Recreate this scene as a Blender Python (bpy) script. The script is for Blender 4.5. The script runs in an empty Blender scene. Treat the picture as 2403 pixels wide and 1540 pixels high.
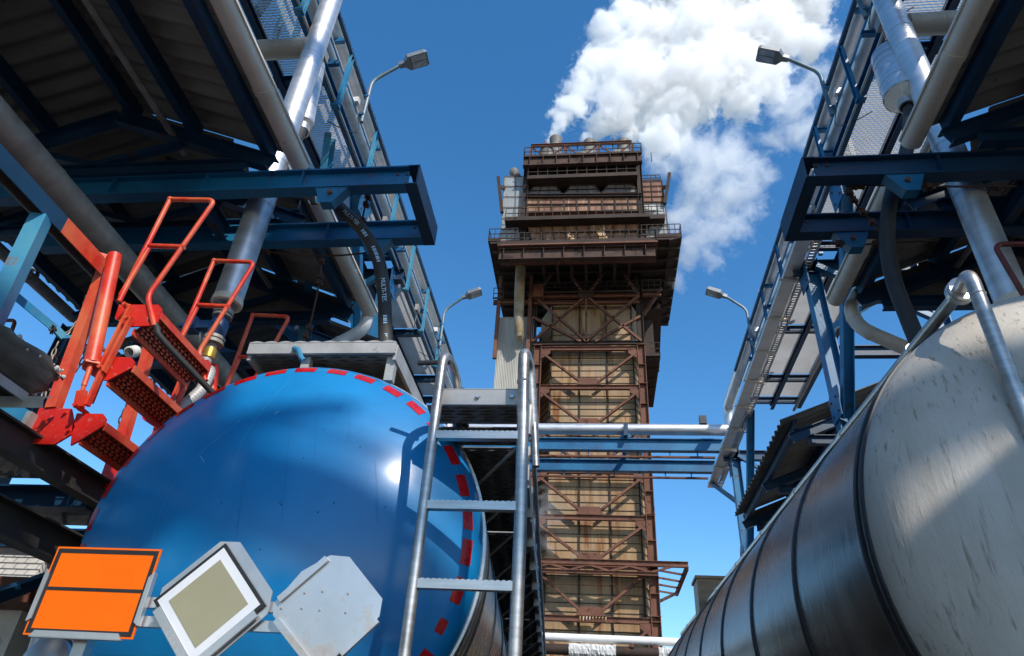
import bpy, math, random
from math import sin, cos, pi, radians, sqrt, atan2, tan, hypot
from mathutils import Vector as V, Matrix
random.seed(7)
S = bpy.context.scene
COL = S.collection

# ------------------------------------------------------------------ camera
FPX, CX, CY = 1635.0, 1201.5, 770.0           # focal length and centre in the pixels of a 2403 x 1540 view
PITCH, ROLL, YAW = radians(33.5), radians(-3.8), radians(7.9)
fwd = V((-sin(YAW) * cos(PITCH), cos(YAW) * cos(PITCH), sin(PITCH)))
r0 = V((cos(YAW), sin(YAW), 0)); u0 = r0.cross(fwd)
RT = r0 * cos(ROLL) - u0 * sin(ROLL); UP = RT.cross(fwd)
cam = bpy.data.cameras.new("camera"); co = bpy.data.objects.new("camera", cam); COL.objects.link(co)
co.matrix_world = Matrix(((RT.x, UP.x, -fwd.x, 0), (RT.y, UP.y, -fwd.y, 0), (RT.z, UP.z, -fwd.z, 0), (0, 0, 0, 1)))
cam.sensor_width = 36; cam.lens = FPX / 2403 * 36; cam.clip_start = 0.05; cam.clip_end = 2000
S.camera = co
GZ = -1.35                                     # the camera is at the origin, the ground 1.35 m below

def P(x, y, Y):
    "the point at distance Y along the yard that is seen at pixel (x, y)"
    d = fwd + RT * ((x - CX) / FPX) - UP * ((y - CY) / FPX)
    return d * (Y / d.y)

# ------------------------------------------------------------------ light
SUN_EL, SUN_AZ = radians(41), radians(34)      # behind the camera, to the right
SD = V((cos(SUN_EL) * sin(SUN_AZ), -cos(SUN_EL) * cos(SUN_AZ), sin(SUN_EL)))
w = bpy.data.worlds.new("World"); S.world = w; w.use_nodes = True
nt = w.node_tree; bg = nt.nodes["Background"]
sky = nt.nodes.new("ShaderNodeTexSky"); sky.sky_type = 'NISHITA'; sky.sun_disc = False
sky.sun_elevation = SUN_EL; sky.sun_rotation = atan2(SD.x, SD.y)
sky.altitude = 500; sky.air_density = 1.0; sky.dust_density = 0.35; sky.ozone_density = 2.0
hsv = nt.nodes.new("ShaderNodeHueSaturation"); hsv.inputs['Hue'].default_value = 0.497; hsv.inputs['Saturation'].default_value = 1.30
nt.links.new(sky.outputs[0], hsv.inputs['Color']); nt.links.new(hsv.outputs[0], bg.inputs[0]); bg.inputs[1].default_value = 0.15
sl = bpy.data.lights.new("sun", 'SUN'); so = bpy.data.objects.new("sun", sl); COL.objects.link(so)
sl.energy = 3.1; sl.angle = radians(0.53); sl.color = (1.0, 0.94, 0.85)
so.rotation_euler = SD.to_track_quat('Z', 'Y').to_euler()
S.view_settings.view_transform = 'Standard'; S.view_settings.look = 'None'
S.view_settings.exposure = 0.62; S.view_settings.gamma = 1.0
S.render.engine = 'CYCLES'
S.cycles.use_denoising = True
S.cycles.max_bounces = 18; S.cycles.diffuse_bounces = 4; S.cycles.glossy_bounces = 4
S.cycles.volume_bounces = 16; S.cycles.transparent_max_bounces = 8
S.cycles.volume_step_rate = 1.0; S.cycles.volume_max_steps = 256
S.cycles.use_adaptive_sampling = True; S.cycles.adaptive_threshold = 0.02

# ------------------------------------------------------------------ materials
def lin(h):
    h = h.lstrip('#'); o = []
    for k in (0, 2, 4):
        c = int(h[k:k + 2], 16) / 255
        o.append(c / 12.92 if c <= 0.04045 else ((c + 0.055) / 1.055) ** 2.4)
    return tuple(o) + (1,)

def c4(c): return tuple(c) + (1,) if len(c) == 3 else tuple(c)

def mat(name, a, b=None, scale=3.0, stretch=(1, 1, 1), rough=0.5, rough2=None, metal=0.0, bump=0.0, bscale=None,
        spots=None, spot_amt=0.45, spot_scale=6.0, spot_stretch=None, coat=0.0, lo=0.35, hi=0.65, spec=0.5, detail=6, aniso=0, dirt=None, dirt_scale=1.2):
    m = bpy.data.materials.new(name); m.use_nodes = True
    n = m.node_tree.nodes; l = m.node_tree.links; bs = n["Principled BSDF"]
    geo = n.new("ShaderNodeNewGeometry")
    def noise(sc, st, det=6, rg=0.6):
        mp = n.new("ShaderNodeMapping"); mp.inputs['Scale'].default_value = st
        l.new(geo.outputs['Position'], mp.inputs['Vector'])
        t = n.new("ShaderNodeTexNoise"); t.inputs['Scale'].default_value = sc; t.inputs['Detail'].default_value = det
        t.inputs['Roughness'].default_value = rg
        l.new(mp.outputs[0], t.inputs['Vector']); return t
    def ramp(sock, p0, p1, c0, c1):
        r = n.new("ShaderNodeValToRGB"); e = r.color_ramp.elements
        e[0].position = p0; e[1].position = p1; e[0].color = c4(c0); e[1].color = c4(c1)
        l.new(sock, r.inputs[0]); return r
    def mix(fac, c0, c1):
        x = n.new("ShaderNodeMix"); x.data_type = 'RGBA'
        l.new(fac, x.inputs[0])
        for s_, i in ((c0, 6), (c1, 7)):
            if hasattr(s_, 'is_linked'): l.new(s_, x.inputs[i])
            else: x.inputs[i].default_value = c4(s_)
        return x.outputs[2]
    b = b or a
    t = noise(scale, stretch, detail)
    col = ramp(t.outputs[0], lo, hi, a, b).outputs[0]
    rsock = None
    if dirt:
        t3 = noise(dirt_scale, (1, 1, 1), 5)
        f = ramp(t3.outputs[0], 0.42, 0.72, (0, 0, 0), (0.75, 0.75, 0.75)).outputs[0]
        col = mix(f, col, dirt)
    if spots:
        t2 = noise(spot_scale, spot_stretch or stretch, 8, 0.68)
        f = ramp(t2.outputs[0], 1 - spot_amt - 0.04, 1 - spot_amt + 0.06, (0, 0, 0), (1, 1, 1)).outputs[0]
        col = mix(f, col, spots)
        mr = n.new("ShaderNodeMapRange"); mr.inputs[3].default_value = rough; mr.inputs[4].default_value = min(1, rough + 0.35)
        l.new(f, mr.inputs[0]); rsock = mr.outputs[0]
        if metal > 0:
            mm = n.new("ShaderNodeMapRange"); mm.inputs[3].default_value = metal; mm.inputs[4].default_value = metal * 0.2
            l.new(f, mm.inputs[0]); l.new(mm.outputs[0], bs.inputs['Metallic'])
    l.new(col, bs.inputs['Base Color'])
    if rsock is None:
        mr = n.new("ShaderNodeMapRange"); mr.inputs[3].default_value = rough
        mr.inputs[4].default_value = rough2 if rough2 is not None else min(1, rough + 0.12)
        l.new(t.outputs[0], mr.inputs[0]); rsock = mr.outputs[0]
    l.new(rsock, bs.inputs['Roughness'])
    if not (spots and metal > 0): bs.inputs['Metallic'].default_value = metal
    bs.inputs['Coat Weight'].default_value = coat
    bs.inputs['Coat Roughness'].default_value = 0.20
    bs.inputs['Specular IOR Level'].default_value = spec
    if bump:
        tb = noise(bscale or scale * 6, stretch, 5)
        bp = n.new("ShaderNodeBump"); bp.inputs['Strength'].default_value = 1.0; bp.inputs['Distance'].default_value = bump
        l.new(tb.outputs[0], bp.inputs['Height']); l.new(bp.outputs[0], bs.inputs['Normal'])
        if coat: l.new(bp.outputs[0], bs.inputs['Coat Normal'])
    return m

RUST = (0.09, 0.032, 0.014)
M = {}
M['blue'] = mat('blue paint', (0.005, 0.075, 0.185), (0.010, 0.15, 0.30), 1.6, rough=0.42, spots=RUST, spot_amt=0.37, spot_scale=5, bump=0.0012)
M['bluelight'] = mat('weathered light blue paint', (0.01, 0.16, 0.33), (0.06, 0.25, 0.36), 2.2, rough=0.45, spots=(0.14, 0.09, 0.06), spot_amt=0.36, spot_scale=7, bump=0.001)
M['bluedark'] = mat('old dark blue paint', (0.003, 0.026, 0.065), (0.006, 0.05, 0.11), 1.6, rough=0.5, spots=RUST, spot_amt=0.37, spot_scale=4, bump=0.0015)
M['red'] = mat('sun faded red paint', (0.56, 0.022, 0.007), (0.60, 0.115, 0.042), 3.5, lo=0.4, hi=0.6, rough=0.45, spots=(0.13, 0.05, 0.03), spot_amt=0.36, spot_scale=11, bump=0.001)
M['redbright'] = mat('bright red paint', (0.50, 0.008, 0.005), (0.56, 0.02, 0.01), 3, rough=0.4, spots=(0.42, 0.16, 0.13), spot_amt=0.37, spot_scale=38, bump=0.001)
M['sheet'] = mat('weathered grey sheet', (0.14, 0.126, 0.108), (0.23, 0.208, 0.18), 1.2, (1, 3, 1), rough=0.65, spots=(0.10, 0.07, 0.05), spot_amt=0.33)
M['grate'] = mat('galvanised grating', (0.50, 0.48, 0.45), (0.66, 0.64, 0.61), 1.3, rough=0.6, metal=0.0, spots=(0.30, 0.15, 0.06), spot_amt=0.31, spot_scale=1.4)
M['alu'] = mat('aluminium pipe jacket', (0.52, 0.52, 0.53), (0.68, 0.68, 0.69), 2.5, (1, 1, 5), rough=0.36, rough2=0.52, metal=0.78, bump=0.0008, bscale=5)
M['alupale'] = mat('dull aluminium jacket', (0.66, 0.63, 0.59), (0.80, 0.77, 0.73), 2.2, (1, 4, 1), rough=0.36, rough2=0.5, metal=0.2, bump=0.001, bscale=6)
M['dullpipe'] = mat('dirty jacketed pipe', (0.25, 0.23, 0.21), (0.38, 0.36, 0.33), 3, (1, 2, 1), rough=0.6, metal=0.3, spots=(0.16, 0.11, 0.07), spot_amt=0.3)
M['gutter'] = mat('stained cream gutter', (0.60, 0.52, 0.42), (0.74, 0.69, 0.60), 2, (1, 1, 1), rough=0.5, spots=(0.22, 0.12, 0.05), spot_amt=0.30, spot_scale=9)
M['white'] = mat('white painted pipe', (0.70, 0.68, 0.64), (0.78, 0.76, 0.73), 3, rough=0.45)
M['steel'] = mat('brushed stainless', (0.46, 0.42, 0.385), (0.60, 0.56, 0.52), 5, (1, 1, 9), rough=0.26, rough2=0.45, metal=0.85, bump=0.0003)
M['alsheet'] = mat('plain aluminium sheet', (0.50, 0.50, 0.50), (0.66, 0.66, 0.66), 2.5, rough=0.34, rough2=0.5, metal=0.7, spots=(0.34, 0.31, 0.28), spot_amt=0.40, spot_scale=4)
M['zinc'] = mat('galvanised tread plate', (0.34, 0.33, 0.315), (0.50, 0.485, 0.47), 4, rough=0.45, metal=0.3, spots=(0.16, 0.12, 0.09), spot_amt=0.33)
M['zincdark'] = mat('zinc plate darkened between scoops', (0.15, 0.143, 0.135), (0.24, 0.23, 0.22), 4, rough=0.6, metal=0.05)  # base tone darkened to imitate shaded gaps behind the paler scoops
M['treaddark'] = mat('red plate darkened between scoops', (0.05, 0.010, 0.007), (0.10, 0.02, 0.012), 6, rough=0.6)  # red darkened so the base reads as shadowed openings between scoops
M['oldsteel'] = mat('old grey steel', (0.022, 0.022, 0.023), (0.05, 0.047, 0.043), 2.5, rough=0.6, spots=(0.07, 0.04, 0.024), spot_amt=0.38, spot_scale=6)
M['rubber'] = mat('black rubber', (0.012, 0.012, 0.013), (0.024, 0.023, 0.022), 6, rough=0.6, dirt=(0.05, 0.045, 0.04))
M['black'] = mat('black plastic', (0.014, 0.014, 0.016), (0.022, 0.022, 0.024), 6, rough=0.4)
M['rust'] = mat('rusted steel', (0.098, 0.032, 0.015), (0.165, 0.062, 0.031), 1.1, rough=0.75, spots=(0.05, 0.022, 0.014), spot_amt=0.42, spot_scale=2.2, bump=0.002)
M['rustdark'] = mat('dark brown steel', (0.018, 0.010, 0.007), (0.044, 0.023, 0.014), 0.8, rough=0.8, spots=(0.085, 0.032, 0.016), spot_amt=0.37, spot_scale=1.5)  # very dark brown base with lighter rust spots
M['girder'] = mat('dark rusted girder', (0.034, 0.0145, 0.008), (0.072, 0.031, 0.018), 0.9, rough=0.75, spots=(0.016, 0.009, 0.006), spot_amt=0.42, spot_scale=1.2)
M['rope'] = mat('rusty wire rope', (0.035, 0.018, 0.012), (0.07, 0.03, 0.018), 20, rough=0.8)
M['chain'] = mat('weathered chain', (0.20, 0.15, 0.11), (0.32, 0.27, 0.22), 14, rough=0.5, metal=0.4)
M['concrete'] = mat('whitewashed concrete', (0.60, 0.59, 0.57), (0.74, 0.73, 0.71), 4, rough=0.85, spots=(0.25, 0.23, 0.2), spot_amt=0.35, bump=0.004)
M['ground'] = mat('oil stained concrete yard', (0.085, 0.078, 0.068), (0.15, 0.138, 0.12), 0.8, rough=0.85, spots=(0.07, 0.062, 0.055), spot_amt=0.38, spot_scale=0.7, bump=0.004)
M['orange'] = mat('orange reflective film', (0.80, 0.125, 0.002), (0.86, 0.145, 0.002), 2, rough=0.5, spec=0.2, spots=(0.74, 0.10, 0.004), spot_amt=0.28, spot_scale=20)
M['beige'] = mat('faded beige film', (0.29, 0.27, 0.175), (0.34, 0.315, 0.215), 2.2, rough=0.3)
M['frostwhite'] = mat('white film', (0.60, 0.62, 0.66), (0.70, 0.71, 0.73), 2, rough=0.3)
M['tape'] = mat('red reflective tape', (0.36, 0.003, 0.006), (0.50, 0.006, 0.010), 22, rough=0.22, coat=0.3)
M['tankblue'] = mat('glossy blue tank paint', (0.002, 0.180, 0.44), (0.003, 0.205, 0.48), 1.2, rough=0.5, rough2=0.56, coat=0.6, spec=0.25, dirt=(0.003, 0.125, 0.33), dirt_scale=1.7, bump=0.0008, bscale=2.0)
M['scratch'] = mat('pale scratches', (0.10, 0.30, 0.50), (0.16, 0.36, 0.55), 9, rough=0.5)
M['mirror'] = mat('polished dark stainless', (0.19, 0.145, 0.115), (0.27, 0.215, 0.175), 1.6, (1, 5, 1), rough=0.19, rough2=0.34, metal=0.68, dirt=(0.13, 0.095, 0.07), dirt_scale=2.2, bump=0.0012, bscale=4.5)
M['capwhite'] = mat('dirty white tank end', (0.41, 0.365, 0.31), (0.53, 0.485, 0.43), 2.2, (2.2, 2.2, 0.5), rough=0.5, spots=(0.25, 0.21, 0.165), spot_amt=0.40, spot_scale=12, spot_stretch=(3.6, 3.6, 0.13), dirt=(0.36, 0.325, 0.275), dirt_scale=1.6, bump=0.0025, bscale=26)
M['insul'] = mat('crumbling white insulation', (0.50, 0.48, 0.45), (0.66, 0.64, 0.6), 5, rough=0.9, spots=(0.3, 0.25, 0.2), spot_amt=0.35, bump=0.02)
M['lampgrey'] = mat('grey lamp housing', (0.16, 0.17, 0.18), (0.22, 0.23, 0.24), 5, rough=0.45, metal=0.3)
M['lampglass'] = mat('lamp lens', (0.34, 0.35, 0.36), (0.52, 0.52, 0.52), 9, rough=0.2, metal=0.4)
M['lamppole'] = mat('worn lamp pole', (0.05, 0.12, 0.16), (0.22, 0.24, 0.25), 3, (1, 1, 0.4), rough=0.4, metal=0.3)
M['valve'] = mat('blue valve paint', (0.005, 0.03, 0.10), (0.01, 0.05, 0.14), 6, rough=0.4, spots=RUST, spot_amt=0.36)
M['brass'] = mat('yellow brass coupling', (0.45, 0.26, 0.04), (0.55, 0.33, 0.06), 6, rough=0.35, metal=0.7)
M['orangebar'] = mat('orange bar paint', (0.62, 0.12, 0.05), (0.70, 0.18, 0.08), 4, rough=0.5)
M['brownbox'] = mat('brown varnished board', (0.20, 0.11, 0.05), (0.30, 0.18, 0.09), 2, (1, 1, 8), rough=0.4)
M['paint_letter'] = mat('pale hose lettering', (0.45, 0.62, 0.72), (0.55, 0.70, 0.78), 8, rough=0.6)
M['stripeblue'] = mat('blue hose stripe', (0.03, 0.20, 0.40), (0.04, 0.24, 0.45), 8, rough=0.6)
# tower cladding: sheet with long vertical run-off streaks
M['clad'] = mat('stained cladding', (0.20, 0.105, 0.036), (0.40, 0.255, 0.125), 1.6, (1.4, 1.4, 0.10), rough=0.7, spots=(0.20, 0.075, 0.025), spot_amt=0.43, spot_scale=1.3, spot_stretch=(1.5, 1.5, 0.16), dirt=(0.27, 0.21, 0.145), dirt_scale=0.30, bump=0.004, lo=0.3, hi=0.7)
M['cladgrey'] = mat('pale grey corrugated sheet', (0.34, 0.32, 0.28), (0.46, 0.44, 0.39), 0.9, (1, 1, 0.2), rough=0.6, spots=(0.22, 0.12, 0.06), spot_amt=0.33, spot_scale=1.1, spot_stretch=(1, 1, 0.2))
M['headpanel'] = mat('rust streaked panel', (0.13, 0.048, 0.022), (0.28, 0.15, 0.075), 1.5, (1.3, 1.3, 0.16), rough=0.7, spots=(0.46, 0.34, 0.22), spot_amt=0.40, spot_scale=2.4, spot_stretch=(1.6, 1.6, 0.14), dirt=(0.16, 0.05, 0.03), dirt_scale=0.6)
M['hopper'] = mat('grey streaked hopper', (0.07, 0.062, 0.06), (0.15, 0.13, 0.115), 1.6, (1.3, 1.3, 0.2), rough=0.7, spots=(0.30, 0.27, 0.23), spot_amt=0.37, spot_scale=2.6, spot_stretch=(1.8, 1.8, 0.12), dirt=(0.10, 0.05, 0.03), dirt_scale=0.5)  # dark grey base with paler vertical streaks
M['bluegrey'] = mat('pale blue grey panel', (0.19, 0.215, 0.22), (0.27, 0.295, 0.30), 0.7, rough=0.6, spots=(0.20, 0.12, 0.07), spot_amt=0.33, spot_scale=1.2, spot_stretch=(1, 1, 0.25))
M['vessel'] = mat('grey stained vessel', (0.10, 0.09, 0.08), (0.20, 0.185, 0.165), 1.2, (1, 1, 0.3), rough=0.65, spots=(0.10, 0.06, 0.05), spot_amt=0.40, spot_scale=2.2, spot_stretch=(2, 2, 0.15))
M['crust'] = mat('yellow white crust', (0.40, 0.22, 0.06), (0.62, 0.50, 0.36), 2.2, lo=0.42, hi=0.58, rough=0.9, bump=0.03)
M['oldwrap'] = mat('yellowed pipe wrap', (0.20, 0.12, 0.04), (0.30, 0.25, 0.18), 1.5, rough=0.7, spots=(0.15, 0.09, 0.05), spot_amt=0.4, spot_scale=3)

# ------------------------------------------------------------------ mesh builder
class MB:
    def __init__(s): s.v = []; s.f = []; s.sm = []
    def add(s, vs, fs, sm=False):
        o = len(s.v); s.v += [V(p) for p in vs]
        s.f += [tuple(i + o for i in f) for f in fs]; s.sm += [sm] * len(fs)
    def box(s, c, d):
        x, y, z = d[0] / 2, d[1] / 2, d[2] / 2; c = V(c)
        s.add([c + V((i * x, j * y, k * z)) for i in (-1, 1) for j in (-1, 1) for k in (-1, 1)],
              [(0, 1, 3, 2), (4, 6, 7, 5), (0, 4, 5, 1), (2, 3, 7, 6), (0, 2, 6, 4), (1, 5, 7, 3)])
    def frame(s, a, b, up):
        a, b = V(a), V(b); d = (b - a).normalized(); up = V(up)
        if abs(d.dot(up.normalized())) > 0.995: up = V((0, 1, 0)) if abs(d.y) < 0.9 else V((1, 0, 0))
        x = d.cross(up).normalized(); return a, b, d, x, x.cross(d)
    def bar(s, a, b, wd, h, up=(0, 0, 1), ox=0, oz=0):
        a, b, d, x, z = s.frame(a, b, up)
        q = [x * (ox + i * wd / 2) + z * (oz + j * h / 2) for i, j in ((-1, -1), (1, -1), (1, 1), (-1, 1))]
        s.add([a + p for p in q] + [b + p for p in q], [(0, 3, 2, 1), (4, 5, 6, 7), (0, 1, 5, 4), (1, 2, 6, 5), (2, 3, 7, 6), (3, 0, 4, 7)])
    def ibeam(s, a, b, h, bw, up=(0, 0, 1), t=0.012):
        s.bar(a, b, bw, t, up, 0, h / 2 - t / 2); s.bar(a, b, bw, t, up, 0, -h / 2 + t / 2); s.bar(a, b, t * 0.7, h - 2 * t, up)
    def chan(s, a, b, h, bw, up=(0, 0, 1), side=1, t=0.01):
        s.bar(a, b, bw, t, up, 0, h / 2 - t / 2); s.bar(a, b, bw, t, up, 0, -h / 2 + t / 2)
        s.bar(a, b, t, h - 2 * t, up, -side * (bw / 2 - t / 2))
    def angle(s, a, b, l, up=(0, 0, 1), side=1, t=0.008):
        s.bar(a, b, l, t, up, 0, l / 2 - t / 2); s.bar(a, b, t, l - t, up, side * (l / 2 - t / 2), -t / 2)
    def tube(s, path, r, n=12, caps=True, closed=False):
        path = [V(p) for p in path]; m = len(path)
        rs = r if isinstance(r, (list, tuple)) else [r] * m
        tan_ = []
        for i in range(m):
            if closed: t = path[(i + 1) % m] - path[i - 1]
            else: t = path[min(i + 1, m - 1)] - path[max(i - 1, 0)]
            tan_.append(t.normalized())
        ref = V((0, 0, 1)) if abs(tan_[0].z) < 0.9 else V((1, 0, 0))
        x = tan_[0].cross(ref).normalized(); vs = []
        for i in range(m):
            x = (x - tan_[i] * x.dot(tan_[i])).normalized(); y = tan_[i].cross(x)
            vs += [path[i] + (x * cos(2 * pi * k / n) + y * sin(2 * pi * k / n)) * rs[i] for k in range(n)]
        fs = []
        for i in range(m if closed else m - 1):
            j = (i + 1) % m
            fs += [(i * n + k, i * n + (k + 1) % n, j * n + (k + 1) % n, j * n + k) for k in range(n)]
        s.add(vs, fs, True)
        if caps and not closed:
            s.add(vs[:n], [tuple(range(n - 1, -1, -1))]); s.add(vs[-n:], [tuple(range(n))])
    def lathe(s, prof, o, ax, n=32, caps=False):
        "prof: (radius, distance along ax) pairs"
        o = V(o); ax = V(ax).normalized(); ref = V((0, 0, 1)) if abs(ax.z) < 0.9 else V((1, 0, 0))
        x = ax.cross(ref).normalized(); y = ax.cross(x); vs = []; fs = []
        for r, d in prof: vs += [o + ax * d + (x * cos(2 * pi * k / n) + y * sin(2 * pi * k / n)) * r for k in range(n)]
        for i in range(len(prof) - 1): fs += [(i * n + k, i * n + (k + 1) % n, (i + 1) * n + (k + 1) % n, (i + 1) * n + k) for k in range(n)]
        s.add(vs, fs, True)
        if caps: s.add(vs[:n], [tuple(range(n - 1, -1, -1))]); s.add(vs[-n:], [tuple(range(n))])
    def prism(s, poly, vec):
        poly = [V(p) for p in poly]; vec = V(vec); n = len(poly)
        s.add(poly + [p + vec for p in poly], [tuple(range(n - 1, -1, -1)), tuple(range(n, 2 * n))] + [(k, (k + 1) % n, n + (k + 1) % n, n + k) for k in range(n)])
    def ball(s, c, r, n=10, sq=(1, 1, 1)):
        c = V(c); vs = []; fs = []
        for i in range(n + 1):
            for k in range(2 * n):
                a, b_ = pi * i / n, pi * k / n
                vs.append(c + V((r * sq[0] * sin(a) * cos(b_), r * sq[1] * sin(a) * sin(b_), r * sq[2] * cos(a))))
        for i in range(n): fs += [(i * 2 * n + k, (i + 1) * 2 * n + k, (i + 1) * 2 * n + (k + 1) % (2 * n), i * 2 * n + (k + 1) % (2 * n)) for k in range(2 * n)]
        s.add(vs, fs, True)
    def corr(s, p0, du, dv, waves, amp, seg=8, th=0.004):
        "corrugated sheet: ridges along du, waves across dv"
        p0, du, dv = V(p0), V(du), V(dv); nrm = du.cross(dv).normalized(); m = waves * seg; vs = []; fs = []
        for i in range(m + 1):
            o = p0 + dv * (i / m) + nrm * amp * sin(2 * pi * i / seg)
            vs += [o, o + du, o + nrm * th, o + du + nrm * th]
        for i in range(m):
            a, b_ = 4 * i, 4 * i + 4
            fs += [(a, a + 1, b_ + 1, b_), (a + 2, b_ + 2, b_ + 3, a + 3), (a, b_, b_ + 2, a + 2), (a + 1, a + 3, b_ + 3, b_ + 1)]
        s.add(vs, fs, True)
    def build(s, name, m, parent=None):
        me = bpy.data.meshes.new(name)
        c = V((0, 0, 0))
        if s.v:
            lo = V((min(p.x for p in s.v), min(p.y for p in s.v), min(p.z for p in s.v)))
            hi = V((max(p.x for p in s.v), max(p.y for p in s.v), max(p.z for p in s.v))); c = (lo + hi) / 2
        me.from_pydata([tuple(p - c) for p in s.v], [], s.f)
        me.polygons.foreach_set('use_smooth', s.sm)
        me.materials.append(M[m] if isinstance(m, str) else m); me.update()
        if any(s.sm): me.set_sharp_from_angle(angle=radians(38))
        o = bpy.data.objects.new(name, me); COL.objects.link(o)
        WL[o.name] = c
        if parent is not None: o.parent = parent; o.location = c - WL[parent.name]
        else: o.location = c
        return o
WL = {}

def tag(o, label, cat, group=None, kind=None):
    if kind: o['kind'] = kind
    if label: o['label'] = label
    if cat: o['category'] = cat
    if group: o['group'] = group
    return o
def thing(name, label, cat, loc=(0, 0, 0), group=None):
    o = bpy.data.objects.new(name, None); COL.objects.link(o); o.empty_display_size = 0.3
    o.location = loc; WL[o.name] = V(loc); return tag(o, label, cat, group)
def arc(pts, rad, n=6):
    "path with rounded corners"
    pts = [V(p) for p in pts]; out = [pts[0]]
    for i in range(1, len(pts) - 1):
        a, b, c = pts[i - 1], pts[i], pts[i + 1]; d0 = (a - b); d1 = (c - b)
        r = min(rad, d0.length * 0.48, d1.length * 0.48)
        p0, p1 = b + d0.normalized() * r, b + d1.normalized() * r
        for k in range(n + 1):
            t = k / n; out.append(p0 * (1 - t) ** 2 + b * 2 * t * (1 - t) + p1 * t * t)
    out.append(pts[-1]); return out
def spline(pts, n=8):
    pts = [V(p) for p in pts]; q = [pts[0] * 2 - pts[1]] + pts + [pts[-1] * 2 - pts[-2]]; out = []
    for i in range(1, len(q) - 2):
        a, b, c, d = q[i - 1:i + 3]
        for k in range(n):
            t = k / n; out.append(0.5 * ((2 * b) + (c - a) * t + (a * 2 - b * 5 + c * 4 - d) * t * t + (b * 3 - a - c * 3 + d) * t ** 3))
    out.append(pts[-1]); return out
def rings(mb, a, b, r, gaps, wd=0.02, up=0.004, n=24):
    a, b = V(a), V(b); d = (b - a).normalized()
    for g in gaps: mb.lathe([(r, -wd / 2), (r + up, -wd / 2), (r + up, wd / 2), (r, wd / 2)], a + d * g, d, n)

# ------------------------------------------------------------------ setting
g = MB(); g.add([(-600, -300, GZ), (600, -300, GZ), (600, 900, GZ), (-600, 900, GZ)], [(0, 1, 2, 3)])
tag(g.build('ground', 'ground'), None, None, kind='structure')

# ------------------------------------------------------------------ pipe racks (one on each side of the yard)
SIDE = {-1: 'left', 1: 'right'}
def grating(mb, x0, x1, y0, y1, z, pitch=0.032, h=0.020, tilt=radians(24), cell=0.064):
    n = int(round((y1 - y0) / pitch)); dy, dz = h * sin(tilt), h * cos(tilt); vs = []; fs = []
    def q(a, b, c, d): o = len(vs); vs.extend((a, b, c, d)); fs.append((o, o + 1, o + 2, o + 3))
    m = int(round((x1 - x0) / cell))
    for i in range(n):
        y = y0 + (i + 0.5) * pitch
        q((x0, y, z), (x1, y, z), (x1, y - dy, z + dz), (x0, y - dy, z + dz))
        for k in range(m):
            x = x0 + (k + (0.25 if i % 2 else 0.75)) * cell
            q((x, y, z + 0.002), (x + 0.006, y, z + 0.002), (x + 0.010, y + pitch - dy, z + dz), (x + 0.004, y + pitch - dy, z + dz))
    mb.add(vs, fs)

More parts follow.
